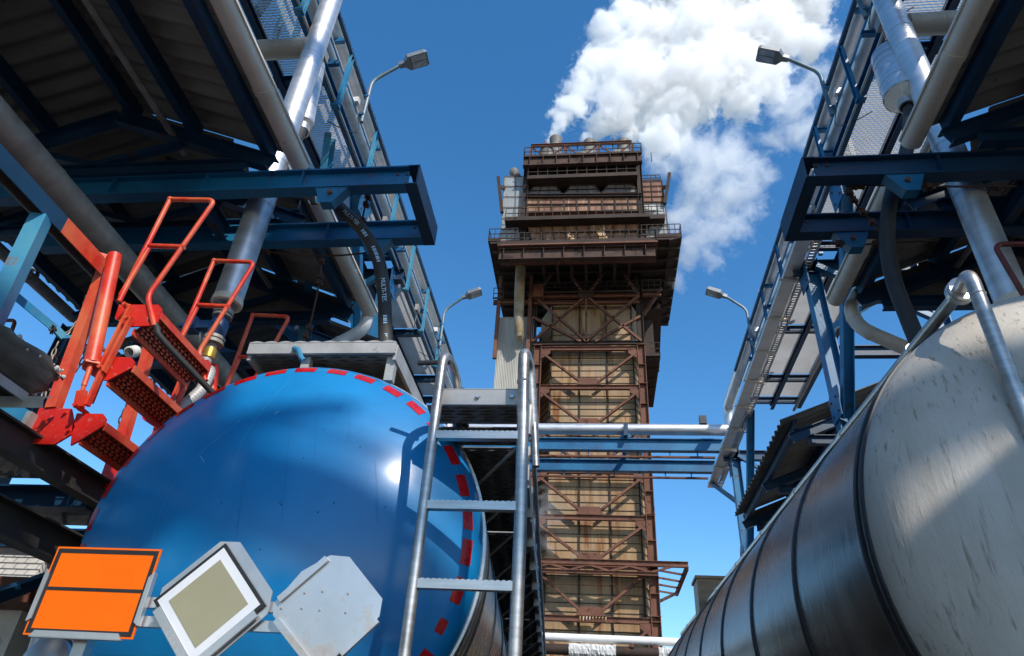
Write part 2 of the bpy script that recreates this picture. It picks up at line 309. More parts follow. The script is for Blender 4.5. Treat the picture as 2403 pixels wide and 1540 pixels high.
def pipe_rack(s):
    d = 'left' if s < 0 else 'right'
    lab = ('blue steel pipe rack with grated walkway on the %s, %s' % (d, 'above the blue tank' if s < 0 else 'above the white ended tank'))
    t = thing('pipe_rack', lab, 'pipe rack', (s * 3.2, 8.45, GZ), 'pipe racks beside the yard')
    ym, yM = (-6.0 if s < 0 else -1.25), 13.2
    # beams under the walkway
    b = MB(); b.chan((s * 3.08, ym, 6.86), (s * 3.08, yM, 6.86), 0.16, 0.07, side=-s); b.build('edge_beam', 'blue', t)
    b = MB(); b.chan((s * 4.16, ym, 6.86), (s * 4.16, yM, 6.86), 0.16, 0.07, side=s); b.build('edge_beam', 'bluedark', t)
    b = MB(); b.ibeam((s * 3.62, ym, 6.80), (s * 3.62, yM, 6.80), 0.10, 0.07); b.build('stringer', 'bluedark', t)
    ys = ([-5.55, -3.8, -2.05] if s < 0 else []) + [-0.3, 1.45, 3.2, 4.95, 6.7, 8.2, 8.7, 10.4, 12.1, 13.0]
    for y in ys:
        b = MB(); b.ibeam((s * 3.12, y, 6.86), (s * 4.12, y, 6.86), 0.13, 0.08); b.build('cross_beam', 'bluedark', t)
    for a, c in zip(ys[:-1], ys[1:]):
        if c - a < 0.6: continue
        gm = MB(); grating(gm, s * 3.12 if s > 0 else -4.12, s * 4.12 if s > 0 else -3.12, a + 0.05, c - 0.05, 6.93)
        for x in (3.13, 3.62, 4.11): gm.bar((s * x, a + 0.045, 6.94), (s * x, c - 0.045, 6.94), 0.006, 0.03)
        gm.build('grating_panel', 'grate', t)
    # columns and braces
    for y in (1.2, 8.45, 15.3):
        for x in (3.2, 4.75):
            b = MB(); b.ibeam((s * x, y, GZ), (s * x, y, 6.78 if y < 15 else 7.0), 0.20, 0.18, up=(1, 0, 0)); b.box((s * x, y, GZ + 0.012), (0.4, 0.4, 0.024)); b.build('column', 'blue', t)
        b = MB(); b.ibeam((s * 2.95, y, 6.65), (s * 5.0, y, 6.65), 0.22, 0.14); b.build('cap_beam', 'bluedark', t)
        b = MB(); b.ibeam((s * 3.3, y, 5.2), (s * 4.65, y, 5.2), 0.16, 0.10); b.build('tie_beam', 'bluedark', t)
        b = MB(); b.bar((s * 3.25, y + 0.12, 5.6), (s * 4.7, y + 0.12, 6.6), 0.08, 0.08); b.build('brace', 'bluelight' if s < 0 else 'blue', t)
        b = MB(); b.bar((s * 4.7, y - 0.12, 5.6), (s * 3.25, y - 0.12, 6.6), 0.08, 0.08); b.build('brace', 'bluelight' if s < 0 else 'blue', t)
    for y0, y1 in ((8.35, 6.6), (15.2, 13.2), (1.3, 3.1)):
        b = MB(); b.ibeam((s * 3.2, y0, 4.15), (s * 3.2, y1, 6.75), 0.14, 0.12, up=(1, 0, 0)); b.build('brace', 'blue', t)
    b = MB(); b.bar((s * 2.9, 17.0, 6.66), (s * 3.2, 15.5, 5.6), 0.08, 0.08); b.build('brace', 'bluedark', t)
    b = MB(); b.ibeam((s * 3.2, 13.2, 6.86), (s * 3.2, 17.2, 6.86), 0.16, 0.10); b.build('edge_beam', 'blue', t)
    for y0, z0, dy in ((8.35, 4.35, -0.12), (6.75, 6.55, 0.1), (8.45, 6.5, 0.0), (15.25, 4.35, -0.12), (15.3, 6.4, 0.0)):
        gp = MB(); x = s * 3.09
        gp.prism([(x, y0 - 0.17, z0 - 0.22), (x, y0 + 0.17, z0 - 0.22), (x, y0 + 0.20, z0 + 0.12), (x, y0 + 0.06, z0 + 0.24), (x, y0 - 0.20, z0 + 0.18)], (-s * 0.012, 0, 0)); gpl = gp.build('gusset', 'blue', t)
        for by, bz in ((-0.1, -0.14), (0.1, -0.14), (-0.1, 0.06), (0.1, 0.06)):
            bo = MB(); bo.lathe([(0.001, 0.014), (0.014, 0.014), (0.014, 0)], (x - s * 0.012, y0 + by, z0 + bz), (-s, 0, 0), 6); bo.build('bolt', 'rust', gpl)
    cd = MB(); cd.tube([(s * 3.03, ym, 6.755), (s * 3.03, yM, 6.755)], 0.016, 8); cd.build('conduit', 'zinc', t)
    cd = MB(); cd.tube([(s * 4.05, ym, 6.74), (s * 4.05, yM, 6.74)], 0.03, 8); cd.build('conduit', 'dullpipe', t)
    for y in (3.0, 4.6, 7.4, 9.6, 11.6):
        jb = MB(); jb.box((s * 3.0, y, 6.83), (0.06, 0.14, 0.12)); jb.tube([(s * 3.0, y, 6.77), (s * 3.02, y + 0.05, 6.62), (s * 3.1, y + 0.3, 6.60), (s * 3.3, y + 0.5, 6.74)], 0.008, 6); jb.build('junction_box', 'dullpipe', t)
    # handrail: channel posts, top rail, mid rail
    rl = MB(); rl.bar((s * 3.0, ym, 7.67), (s * 3.0, yM, 7.67), 0.045, 0.05); rl.build('top_rail', 'bluedark', t)
    rl = MB(); rl.bar((s * 3.035, ym, 7.28), (s * 3.035, yM, 7.28), 0.012, 0.04); rl.build('mid_rail', 'blue', t)
    for k in range(15):
        y = 5.2 - 9 * 1.22 + k * 1.22 + (0.25 if s > 0 else 0)
        if y > yM: break
        if y < ym: continue
        p = MB(); p.chan((s * 3.0, y, 6.66), (s * 3.0, y, 7.645), 0.075, 0.04, up=(0, 1, 0), side=s, t=0.007)
        p.box((s * 3.03, y, 6.69), (0.10, 0.09, 0.03)); p.build('rail_post', 'bluelight' if s < 0 else 'blue', t)
    if s < 0:
        p = MB(); p.chan((-3.28, 5.72, 6.78), (-3.28, 6.5, 3.9), 0.16, 0.09, up=(0, 1, 0), side=1); p.build('strut', 'bluelight', t)
        p = MB(); p.chan((-3.28, 6.5, 3.95), (-4.7, 6.5, 3.95), 0.14, 0.08); p.build('tie_beam', 'bluedark', t)
        p = MB(); p.bar((-3.3, 6.62, 4.1), (-4.6, 6.62, 5.3), 0.07, 0.07); p.build('brace', 'bluelight', t)
        for a_, b_ in ((P(668, -10, 4.75), P(646, 100, 4.8)), (P(744, -10, 5.0), P(717, 70, 5.0)), (P(690, 60, 5.0), P(715, 150, 5.1))):
            p = MB(); p.chan(a_, b_, 0.09, 0.05, up=(0, 1, 0)); p.build('hanger', 'bluelight', t)
    if s < 0:   # hanger frames that carry the pipes over the walkway
        for y in (4.1, 6.9, 9.9):
            p = MB(); p.chan((-3.62, y, 6.95), (-3.34, y, 8.6), 0.12, 0.06, up=(0, 1, 0), side=1); p.build('hanger', 'bluelight', t)
    for y in [-0.25 + 1.75 * k for k in range(8)]:   # brackets under the pipes
        p = MB(); p.chan((s * 3.02, y, 7.24), (s * 3.5, y, 7.24), 0.07, 0.05); p.bar((s * 3.42, y, 6.95), (s * 3.42, y, 7.7), 0.06, 0.06)
        p.chan((s * 3.04, y, 7.69), (s * 3.5, y, 7.69), 0.06, 0.05); p.build('pipe_bracket', 'blue', t)
    return t
rackL, rackR = pipe_rack(-1), pipe_rack(1)

def long_pipe(path, r, m, label, gaps=None, name='pipe', bend=0.25, group=None):
    b = MB(); p = arc(path, bend); b.tube(p, r, 20)
    a0, b0 = V(path[0]), V(path[1]); L = (b0 - a0).length
    rings(b, a0, b0, r, [k * 1.15 + 0.4 for k in range(int((L - 0.6) / 1.15))], 0.03, 0.003)
    if len(path) > 2:
        a0, b0 = V(path[1]), V(path[2]); L = (b0 - a0).length
        if L > 1.5: rings(b, a0, b0, r, [k * 1.0 + 0.5 for k in range(int((L - 0.6) / 1.0))], 0.03, 0.003)
    return tag(b.build(name, m), label, 'pipe', group)
GP = 'jacketed pipes along the racks'
long_pipe([(-3.19, -6, 7.40), (-3.19, 17.5, 7.40)], 0.115, 'alupale', 'lower silver pipe running along the left rack behind the handrail', group=GP)
long_pipe([(-3.17, -6, 7.86), (-3.17, 13.6, 7.86), (-3.17, 13.6, 5.5)], 0.115, 'alupale', 'upper silver pipe along the left rack, just under the top rail', group=GP)
long_pipe([(3.19, -1.2, 7.40), (3.19, 13.0, 7.40)], 0.115, 'alu', 'lower silver pipe running along the right rack behind the handrail', group=GP)
long_pipe([(3.17, -1.2, 7.86), (3.17, 15.2, 7.86), (3.17, 15.2, 7.22), ], 0.125, 'alu', 'upper silver pipe along the right rack that drops to the bridge', group=GP, bend=0.3)
long_pipe([(3.10, 15.2, 7.24), (-3.3, 15.2, 7.24)], 0.135, 'alu', 'shiny silver pipe lying on the blue bridge between the racks', bend=0.2)

# bridge between the racks
t = thing('pipe_bridge', 'blue twin beam bridge crossing from rack to rack before the tower', 'bridge', (0, 15.8, 6.7))
for y in (15.2, 16.45):
    b = MB(); b.ibeam((-3.05, y, 6.84), (2.95, y, 6.84), 0.30, 0.16, t=0.02); b.build('girder', 'blue', t)
    b = MB(); b.bar((-3.05, y, 6.55), (2.75, y, 6.55), 0.06, 0.04); b.build('bottom_rail', 'rust', t)
    for k in range(9):
        b = MB(); b.bar((-2.6 + k * 0.62, y, 6.57), (-2.6 + k * 0.62, y, 6.69), 0.03, 0.04); b.build('hanger', 'blue', t)
for x in (-1.9, 0.75):
    b = MB(); b.bar((x, 15.26, 7.05), (x, 16.4, 7.05), 0.10, 0.08); b.box((x, 15.2, 7.06), (0.22, 0.12, 0.10)); b.box((x, 16.45, 7.06), (0.22, 0.12, 0.10)); b.build('cross_tie', 'blue', t)
b = MB(); b.bar((0.75, 15.0, 6.99), (0.75, 15.0, 7.3), 0.10, 0.05); b.bar((0.75, 15.0, 7.02), (0.75, 15.2, 7.02), 0.08, 0.05); b.build('pipe_stop', 'bluedark', t)
fl = MB(); fl.box((2.55, 15.15, 7.46), (0.16, 0.14, 0.20)); fl.bar((2.55, 15.15, 7.36), (2.55, 15.2, 7.36), 0.04, 0.04)
tag(fl.build('floodlight', 'black'), 'small black floodlight on top of the silver bridge pipe', 'floodlight')

# cable trays under the right rack edge
t = thing('cable_tray', 'pale steel cable tray under the edge of the right rack', 'cable tray', (2.96, 12, 6.62))
tr = MB(); tr.box((2.95, 12.3, 6.62), (0.20, 9.9, 0.006))
for x in (2.85, 3.05): tr.box((x, 12.3, 6.65), (0.006, 9.9, 0.055))
tr.build('tray', 'alupale', t)
for k in range(10):
    y = 7.6 + k * 1.03
    br = MB(); br.prism([(2.80, y, 6.612), (3.16, y, 6.612), (3.16, y, 6.54), (3.13, y, 6.54)], (0, 0.05, 0)); br.build('bracket', 'gutter', t)
pt = MB()
for side in (3.09, 3.19): pt.box((side, 12.3, 6.64), (0.014, 9.9, 0.05))
for k in range(150): pt.box((3.14, 7.4 + k * 0.0665, 6.62), (0.086, 0.036, 0.005))
tag(pt.build('cable_tray', 'zinc'), 'narrow perforated cable tray beside the wide pale tray', 'cable tray')
for k, (y, ln) in enumerate(((9.2, 0.5), (11.0, 0.35), (13.2, 0.6), (15.0, 0.5))):
    lp = MB(); lp.tube(spline([(3.10, y, 6.60), (3.02, y + 0.1, 6.45), (3.06, y + 0.25, 6.36), (3.14, y + 0.35, 6.42), (3.16, y + ln, 6.60)]), 0.007, 6)
    tag(lp.build('cable', 'rubber'), ['dark cable loop hanging highest under the right cable tray', 'second dark cable loop from the top under the right tray', 'third dark cable loop from the top under the right tray', 'lowest dark cable loop near the end of the right tray'][k], 'cable', 'cable loops under the tray')

# street lamps clamped to the rails
def lamp(s, y, label, px=0.0):
    t = thing('street_lamp', label, 'street lamp', (s * 2.955, y, 6.95), 'street lamps on the racks')
    x0 = 2.955 + px
    p = MB(); base = V((s * x0, y, 7.12)); e = V((s * (x0 - 0.36), y, 8.28))
    path = arc([base, (s * x0, y, 7.96), e], 0.12); p.tube(path, 0.026, 12); p.build('pole', 'lamppole', t)
    for z in (7.25, 7.62): cl = MB(); cl.box((s * (x0 + 0.02), y, z), (0.07, 0.075, 0.03)); cl.build('clamp', 'blue', t)
    d = (e - V((s * x0, y, 7.96))).normalized(); d = (d + V((-s * 0.55, 0, -0.12))).normalized(); sd = V((0, 1, 0)); n = d.cross(sd)
    if n.z < 0: n = -n
    h = MB()
    def ringpt(u, w, z0, z1): return [e + d * u + sd * (i * w) + n * z for i, z in ((-1, z0), (1, z0), (1, z1), (-1, z1))]
    secs = [ringpt(-0.03, 0.032, -0.03, 0.03), ringpt(0.05, 0.04, -0.032, 0.032), ringpt(0.11, 0.105, -0.032, 0.045), ringpt(0.35, 0.108, -0.032, 0.04), ringpt(0.385, 0.10, -0.026, 0.02)]
    vs = [q for k in secs for q in k]; fs = [(3, 2, 1, 0), (16, 17, 18, 19)]
    for i in range(4): fs += [(4 * i + k, 4 * i + (k + 1) % 4, 4 * i + 4 + (k + 1) % 4, 4 * i + 4 + k) for k in range(4)]
    h.add(vs, fs); h.build('lamp_head', 'lampgrey', t)
    for i in (-1, 1):
        le = MB(); c = [e + d * u + sd * w + n * -0.038 for u, w in ((0.15, i * 0.008), (0.35, i * 0.008), (0.35, i * 0.092), (0.15, i * 0.092))]
        le.prism(c, n * 0.005); le.build('lens', 'lampglass', t)
    bx = MB(); bx.box((s * (x0 + 0.10), y - 0.1, 7.42), (0.09, 0.07, 0.09)); bx.build('junction_box', 'alupale', t)
    cb = MB(); cb.tube(spline([(s * (x0 + 0.10), y - 0.1, 7.38), (s * (x0 + 0.05), y - 0.04, 7.18), (s * (x0 + 0.02), y + 0.02, 6.95), (s * (x0 + 0.12), y - 0.25, 6.72), (s * (x0 + 0.3), y - 0.3, 6.80)]), 0.006, 6); cb.build('cable', 'rubber', t)
    return t
lamp(-1, 5.80, 'nearer of the two grey street lamps on the left rack')
lamp(-1, 11.25, 'farther of the two grey street lamps on the left rack, lower in view')
lamp(1, 6.02, 'large grey street lamp on the right rack in front of the steam')
lamp(1, 11.35, 'smallest, farthest grey street lamp on the right rack')
lamp(1, 4.72, 'street lamp on the right rack whose pole alone shows at the top edge')

# ------------------------------------------------------------------ canopies over the loading platforms
def canopy(s, y0, y1, label, gutter=True, zoff=0.0):
    t = thing('loading_canopy', label, 'canopy', (s * 4.35, (y0 + y1) / 2, GZ), 'canopies over the loading platforms')
    ze, zr = 4.52 + zoff, 5.27 + zoff
    waves = int((y1 - y0) / 0.176)
    c = MB(); c.corr((s * 2.56, y0, ze), (s * 1.79, 0, zr - ze), (0, y1 - y0, 0), waves, 0.026)
    c.build('roof_sheet', 'sheet', t)
    c = MB(); c.corr((s * 6.14, y0, ze), (-s * 1.79, 0, zr - ze), (0, y1 - y0, 0), waves, 0.026)
    c.build('roof_sheet', 'sheet', t)
    def zroof(x): return zr - abs(x - 4.35) / 1.79 * (zr - ze)
    for x in (2.76, 3.55, 4.25, 5.0, 5.95):
        z = zroof(x) - 0.115
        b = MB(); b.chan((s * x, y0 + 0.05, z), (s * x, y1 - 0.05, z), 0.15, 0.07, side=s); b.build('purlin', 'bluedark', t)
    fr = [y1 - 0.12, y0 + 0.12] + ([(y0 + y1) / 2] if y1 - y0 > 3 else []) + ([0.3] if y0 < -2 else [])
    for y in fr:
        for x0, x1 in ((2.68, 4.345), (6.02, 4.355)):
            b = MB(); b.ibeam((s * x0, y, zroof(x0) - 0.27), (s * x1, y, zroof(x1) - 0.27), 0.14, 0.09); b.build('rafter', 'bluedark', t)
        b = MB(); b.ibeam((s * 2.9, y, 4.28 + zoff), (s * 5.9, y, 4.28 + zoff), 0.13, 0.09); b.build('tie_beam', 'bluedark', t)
        for x in (3.6, 5.1):
            b = MB(); b.bar((s * 4.35, y, 4.36 + zoff), (s * x, y, zroof(x) - 0.36), 0.06, 0.06, (0, 1, 0)); b.build('web', 'bluedark', t)
        if y0 > 6: b = MB(); b.ibeam((s * 4.5, y, 1.45), (s * 4.5, y, 4.2 + zoff), 0.16, 0.14, up=(1, 0, 0)); b.build('column', 'bluedark', t)
        elif y == fr[0] or y < 1: b = MB(); b.ibeam((s * 6.0, y, GZ), (s * 6.0, y, 4.2 + zoff), 0.16, 0.14, up=(1, 0, 0)); b.build('column', 'bluedark', t)
    if y1 > 4.1:  # added infill that blocks the sky, standing in for dark structure behind
        b = MB(); b.prism([(s * 2.75, y1 - 0.04, 4.34 + zoff), (s * 5.95, y1 - 0.04, 4.34 + zoff), (s * 6.0, y1 - 0.04, ze), (s * 4.35, y1 - 0.04, zr - 0.04), (s * 2.7, y1 - 0.04, ze)], (0, 0.012, 0)); b.build('gable_infill', 'sheet', t)
    b = MB(); b.tube([(s * 3.72, y0, 4.72 + zoff), (s * 3.72, y1 + 0.1, 4.72 + zoff)], 0.03, 10); b.build('conduit', 'dullpipe', t)
    if 4.0 < y1 < 4.1:      # the roof goes on past the notch for the loading pipe
        c = MB(); c.corr((s * 3.2, y1 - 0.02, zroof(3.2) - 0.03), (s * 1.15, 0, zr - zroof(3.2)), (0, 0.66, 0), 4, 0.026); c.build('roof_sheet', 'sheet', t)
        c = MB(); c.corr((s * 6.14, y1 - 0.02, ze - 0.03), (-s * 1.79, 0, zr - ze), (0, 0.66, 0), 4, 0.026); c.build('roof_sheet', 'sheet', t)
    b = MB(); b.prism([(s * 4.2, y0, zr - 0.03), (s * 4.35, y0, zr + 0.04), (s * 4.5, y0, zr - 0.03)], (0, y1 - y0 + (0.6 if 4.0 < y1 < 4.1 else 0), 0)); b.build('ridge_cap', 'sheet', t)
    if gutter:
        for x, m, sg in ((2.53, 'gutter', -1), (6.2, 'dullpipe', 1)):
            gm = MB(); vs = []; fs = []; n = 14; r = 0.082; zz = 4.46 + zoff
            for y in (y0 - 0.03, y1 + 0.05):
                for k in range(n + 1):
                    a = pi + pi * k / n; vs.append((s * (x + sg * 0.0) + r * cos(a), y, zz + r * sin(a)))
                for k in range(n + 1):
                    a = 2 * pi - pi * k / n; vs.append((s * x + (r - 0.006) * cos(a), y, zz + (r - 0.006) * sin(a)))
            q = 2 * n + 2
            fs = [(k, (k + 1) % q, q + (k + 1) % q, q + k) for k in range(q)]
            gm.add(vs, fs, True)
            gm.box((s * (x + sg * 0.088), (y0 + y1) / 2, zz + 0.004), (0.02, y1 - y0 + 0.08, 0.022))
            L = y1 - y0; k = 0.55
            yy = y1 - 0.75
            while yy > y0:
                gm.lathe([(r - 0.001, -0.03), (r + 0.006, -0.03), (r + 0.006, 0.03), (r - 0.001, 0.03)], (s * x, yy, zz - 0.0), (0, 1, 0), 24); yy -= 1.25
            # end plate
            gm.prism([(s * x + r * cos(pi + pi * k / 10), y1 + 0.05, zz + r * sin(pi + pi * k / 10)) for k in range(11)], (0, 0.006, 0))
            gm.build('gutter', m, t)
    return t
canopy(-1, -5.2, 4.02, 'nearest left canopy of corrugated sheet, dark underneath, over the camera')
canopy(-1, 4.52, 6.28, 'second left canopy with a cream gutter and bent white downpipe, behind the boom')
canopy(-1, 7.0, 12.5, 'farthest left canopy, mostly hidden behind the blue tank')
canopy(1, 0.75, 4.02, 'nearest right canopy of corrugated sheet in the upper right corner')
canopy(1, 4.52, 6.15, 'second right canopy with downpipe, behind the right boom')
canopy(1, 8.95, 12.9, 'farthest right canopy with rusty eave, low beside the dark tank', gutter=False, zoff=-0.10)
canopy(1, -4.6, -1.5, 'unseen right canopy behind the camera, ended where it shades the white tank end')  # unseen bay; the gap before it lets sun onto the white tank end

def downpipe(path, r, m, label, c):
    b = MB(); b.tube(arc(path, 0.12), r, 14); p = [V(q) for q in path]
    for i in range(1, len(p) - 1): rings(b, p[i], p[i] + (p[i + 1] - p[i]).normalized(), r, [0.10], 0.03, 0.005, 16)
    return tag(b.build('downpipe', m), label, 'downpipe')
Yd = 6.34
downpipe([P(868, 728, Yd), P(852, 775, Yd), P(815, 795, Yd), P(735, 835, Yd - 0.1)], 0.070, 'white', 'white bent downpipe at the end of the left gutter, above the tank platform', 0)
Yd = 6.22
downpipe([P(2030, 655, Yd), P(1992, 728, Yd), P(2020, 772, Yd), P(2160, 832, Yd - 0.1)], 0.072, 'gutter', 'cream bent downpipe at the end of the right gutter', 0)

# ------------------------------------------------------------------ loading booms: a flat frame of two beams over each bay
def boom(s, xe, y1, y2, z, label, xi=5.2):
    t = thing('loading_boom', label, 'loading boom', (s * (xe + 1), (y1 + y2) / 2, z), 'loading booms over the yard')
    for y in (y1, y2):
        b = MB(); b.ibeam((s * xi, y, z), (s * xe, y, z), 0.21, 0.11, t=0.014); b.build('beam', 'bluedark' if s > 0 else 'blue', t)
    b = MB(); b.chan((s * (xe - 0.042), y1 - 0.056, z), (s * (xe - 0.042), y2 + 0.056, z), 0.214, 0.10, side=s); b.build('end_channel', 'bluedark', t)
    b = MB(); b.ibeam((s * 3.35, y1 + 0.06, z), (s * 3.35, y2 - 0.06, z), 0.16, 0.08); b.build('cross_beam', 'bluedark', t)
    for y in (y1, y2):
        for k in range(4):
            st = MB(); xk = xe + 0.9 + k * 0.85; st.box((s * xk, y - 0.03, z), (0.008, 0.045, 0.18)); st.build('stiffener', 'bluedark' if s > 0 else 'blue', t)
        for bx in (xe + 0.02, xe + 0.1):
            for bz in (-0.05, 0.05):
                bo = MB(); bo.lathe([(0.001, 0.012), (0.011, 0.012), (0.011, 0)], (s * bx, y - 0.004, z + bz), (0, -1, 0), 6); bo.build('bolt', 'rust', t)
    for y, xo in ((y1, 0.62), (y2, 0.42)):
        x = xe + xo
        h = MB(); h.prism([(s * (x - 0.14), y - 0.045, z - 0.105), (s * (x + 0.14), y - 0.045, z - 0.105), (s * (x + 0.07), y - 0.045, z - 0.27), (s * (x - 0.03), y - 0.045, z - 0.27)], (0, 0.09, 0))
        pl = h.build('hanger_plate', 'blue', t)
        bo = MB(); bo.lathe([(0.001, 0), (0.02, 0), (0.02, 0.022), (0.001, 0.022)], (s * x, y - 0.046, z - 0.175), (0, -1, 0), 6); bo.build('bolt', 'rust', pl)
    return t
boom(-1, 1.48, 3.95, 4.60, 4.115, 'long blue loading boom reaching out from the left above the blue tank')
boom(1, 1.72, 4.02, 4.66, 4.115, 'dark blue loading boom reaching out from the right above the white tank end')

def rope(pts, label, knots):
    b = MB(); p = spline(pts, 6); b.tube(p, 0.008, 6)
    t = b.build('wire_rope', 'rope'); tag(t, label, 'wire rope', 'wire ropes under the booms')
    for f in knots:
        q = p[int(f * (len(p) - 1))]; c = MB(); c.box(q, (0.035, 0.04, 0.045)); c.box(q + V((0.02, 0, -0.02)), (0.02, 0.025, 0.03)); c.build('rope_clip', 'rope', t)
rope([P(535, 425, 4.0), P(620, 432, 4.0), P(720, 441, 4.0), P(790, 437, 4.0), P(862, 428, 4.05)], 'rusty rope stretched under the near beam of the left boom', (0.05, 0.12, 0.8, 0.93))
rope([P(612, 590, 4.6), P(700, 599, 4.6), P(790, 600, 4.62), P(880, 592, 4.6)], 'rusty rope stretched under the far beam of the left boom', (0.04, 0.08, 0.95))
rope([P(756, 600, 4.62), P(752, 640, 4.62), P(744, 690, 4.62), P(728, 760, 4.62), P(712, 800, 4.62)], 'rusty rope with clips hanging from the far left rope', (0.1, 0.3, 0.38, 0.8, 0.95))
rope([P(868, 445, 4.1), P(858, 480, 4.15), P(852, 520, 4.3), P(872, 560, 4.35)], 'short clipped rope tying the left hose to its boom', (0.2, 0.35, 0.7))
rope([P(2385, 438, 4.0), P(2240, 438, 4.0), P(2150, 438, 4.05), P(2040, 435, 4.1), P(1985, 438, 4.1)], 'rusty rope stretched under the near beam of the right boom', (0.1, 0.45, 0.85, 0.95))
rope([P(1988, 445, 4.1), P(2010, 480, 4.2), P(2040, 515, 4.3), P(2075, 555, 4.32)], 'clipped rope tying the right hose to its boom', (0.1, 0.25, 0.5, 0.75))
rope([P(1945, 570, 4.65), P(2010, 575, 4.65), P(2080, 570, 4.62), P(2200, 565, 4.6)], 'rusty rope under the far beam of the right boom', (0.15, 0.35, 0.6))

# ------------------------------------------------------------------ loading pipes, hoses
def loading_pipe(s, x, y, zb, zt, zbr, label, m='alu'):
    t = thing('loading_pipe', label, 'pipe', (s * x, y, zb), 'upright loading pipes')
    b = MB(); b.tube([(s * x, y, zb), (s * x, y, zt)], 0.113, 32); rings(b, (s * x, y, zb), (s * x, y, zt), 0.113, [1.08, 1.62, 2.05, 3.2, 4.6], 0.05, 0.003)
    for g_ in (1.05, 1.64, 2.02):
        for k in range(3): b.ball((s * x + 0.114 * cos(-1.9 + k * 0.7), y + 0.114 * sin(-1.9 + k * 0.7), zb + g_), 0.007, 5)
    b.build('jacket', m, t)
    b = MB(); b.tube([(s * (x + 0.09), y, zbr), (s * 4.9, y, zbr)], 0.107, 28); rings(b, (s * x, y, zbr), (s * 4.9, y, zbr), 0.107, [0.42, 1.2], 0.03, 0.003); b.build('branch_pipe', 'dullpipe', t)
    b = MB(); b.lathe([(0.120, 0.05), (0.122, -0.005), (0.10, -0.012), (0.055, 0.03)], (s * x, y, zb), (0, 0, 1), 12); b.build('end_collar', 'gutter', t)
    b = MB(); b.lathe([(0.04, 0.05), (0.04, -0.06), (0.075, -0.06), (0.078, -0.085), (0.075, -0.095), (0.045, -0.1), (0.075, -0.11), (0.078, -0.13), (0.045, -0.135)], (s * x, y, zb), (0, 0, 1), 20); b.build('flange', 'dullpipe', t)
    v = MB(); v.lathe([(0.045, -0.13), (0.06, -0.15), (0.072, -0.20), (0.070, -0.27), (0.045, -0.31)], (s * x, y, zb), (0, 0, 1), 18)
    v.bar((s * x - 0.19, y, zb - 0.20), (s * x, y, zb - 0.20), 0.05, 0.07); v.box((s * x - 0.22, y, zb - 0.2), (0.09, 0.10, 0.11)); v.tube([(s * x - 0.27, y, zb - 0.2), (s * x - 0.33, y, zb - 0.2)], 0.022, 10); v.build('valve', 'valve', t)
    b = MB(); b.lathe([(0.045, -0.31), (0.078, -0.315), (0.078, -0.34), (0.05, -0.345), (0.078, -0.352), (0.078, -0.378), (0.04, -0.385), (0.04, -0.43)], (s * x, y, zb), (0, 0, 1), 18); b.build('flange', 'dullpipe', t)
    b = MB(); b.lathe([(0.044, -0.42), (0.047, -0.43), (0.047, -0.50), (0.038, -0.505)], (s * x, y, zb), (0, 0, 1), 18); b.build('coupling', 'brass', t)
    return t
loading_pipe(-1, 2.90, 4.26, 3.10, 9.6, 6.47, 'shiny upright loading pipe on the left, between the beams of the boom')
loading_pipe(1, 2.93, 4.28, 3.00, 9.6, 6.30, 'shiny upright loading pipe on the right, dented above the white tank end')

def hose(pts, r, label, m='rubber', wraps=False, name='loading_hose'):
    p = spline(pts, 8); b = MB(); b.tube(p, r, 16)
    if wraps:
        for i in range(2, len(p) - 1, 1): b.lathe([(r, -0.006), (r * 1.06, -0.006), (r * 1.06, 0.006), (r, 0.006)], p[i], p[i + 1] - p[i], 12)
    return tag(b.build(name, m), label, 'hose'), p
x0 = V((-2.9, 4.26, 2.62))
hose([x0 + V((0, 0, 0.02)), x0 + V((-0.01, 0.0, -0.12)), P(492, 872, 4.22), P(472, 915, 4.15), P(430, 955, 4.05), P(395, 1000, 4.0)], 0.040, 'silver braided hose hanging from the left loading pipe valve', 'zinc', True)
# insulated drums in the pipe runs, with black hose hanging from them
def drum(s, top, bot, r, label):
    t = thing('insulated_drum', label, 'drum', tuple(bot), 'insulated drums on the loading lines')
    top, bot = V(top), V(bot); d = (bot - top).normalized(); L = (bot - top).length
    b = MB(); b.lathe([(0.05, -0.03), (r * 0.8, -0.02), (r, 0.03), (r, L)], top, d, 32); rings(b, top, bot, r, [0.14, L * 0.32, L * 0.74, L - 0.03], 0.02, 0.003); b.build('jacket', 'alu', t)
    c = MB(); n = 22; vs = []; fs = []
    for k in range(n): 
        a = 2 * pi * k / n; rr = r * (1.0 if k % 2 else 0.96)
        ref = d.orthogonal().normalized(); e2 = d.cross(ref); q = ref * cos(a) + e2 * sin(a)
        vs += [bot + q * rr, bot + d * (r * 0.42) + q * (r * (0.42 if k % 2 else 0.36))]
    for k in range(n): fs.append((2 * k, 2 * ((k + 1) % n), 2 * ((k + 1) % n) + 1, 2 * k + 1))
    c.add(vs, fs); c.build('cone_end', 'alupale', t)
    c = MB(); c.lathe([(0.06, r * 0.38), (0.075, r * 0.42), (0.075, r * 0.42 + 0.09), (0.06, r * 0.42 + 0.095)], bot, d, 16); c.build('collar', 'steel', t)
    return bot + d * (r * 0.42 + 0.05)
eR = drum(1, P(2088, 128, 4.50), P(2122, 228, 4.42), 0.170, 'fat silver drum with a pleated cone end, beside the right loading pipe')
eL = drum(-1, P(742, 150, 4.55), P(712, 292, 4.46), 0.100, 'narrow silver drum partly behind the left loading pipe')
hR, pR = hose([eR + V((0, 0, 0.06)), eR + V((0.0, 0, -0.1)), P(2128, 350, 4.33), P(2102, 420, 4.30), P(2085, 500, 4.30), P(2083, 580, 4.30), P(2098, 660, 4.28), P(2128, 740, 4.25), P(2165, 830, 4.2)], 0.056, 'thick black hose hanging from the silver drum on the right')
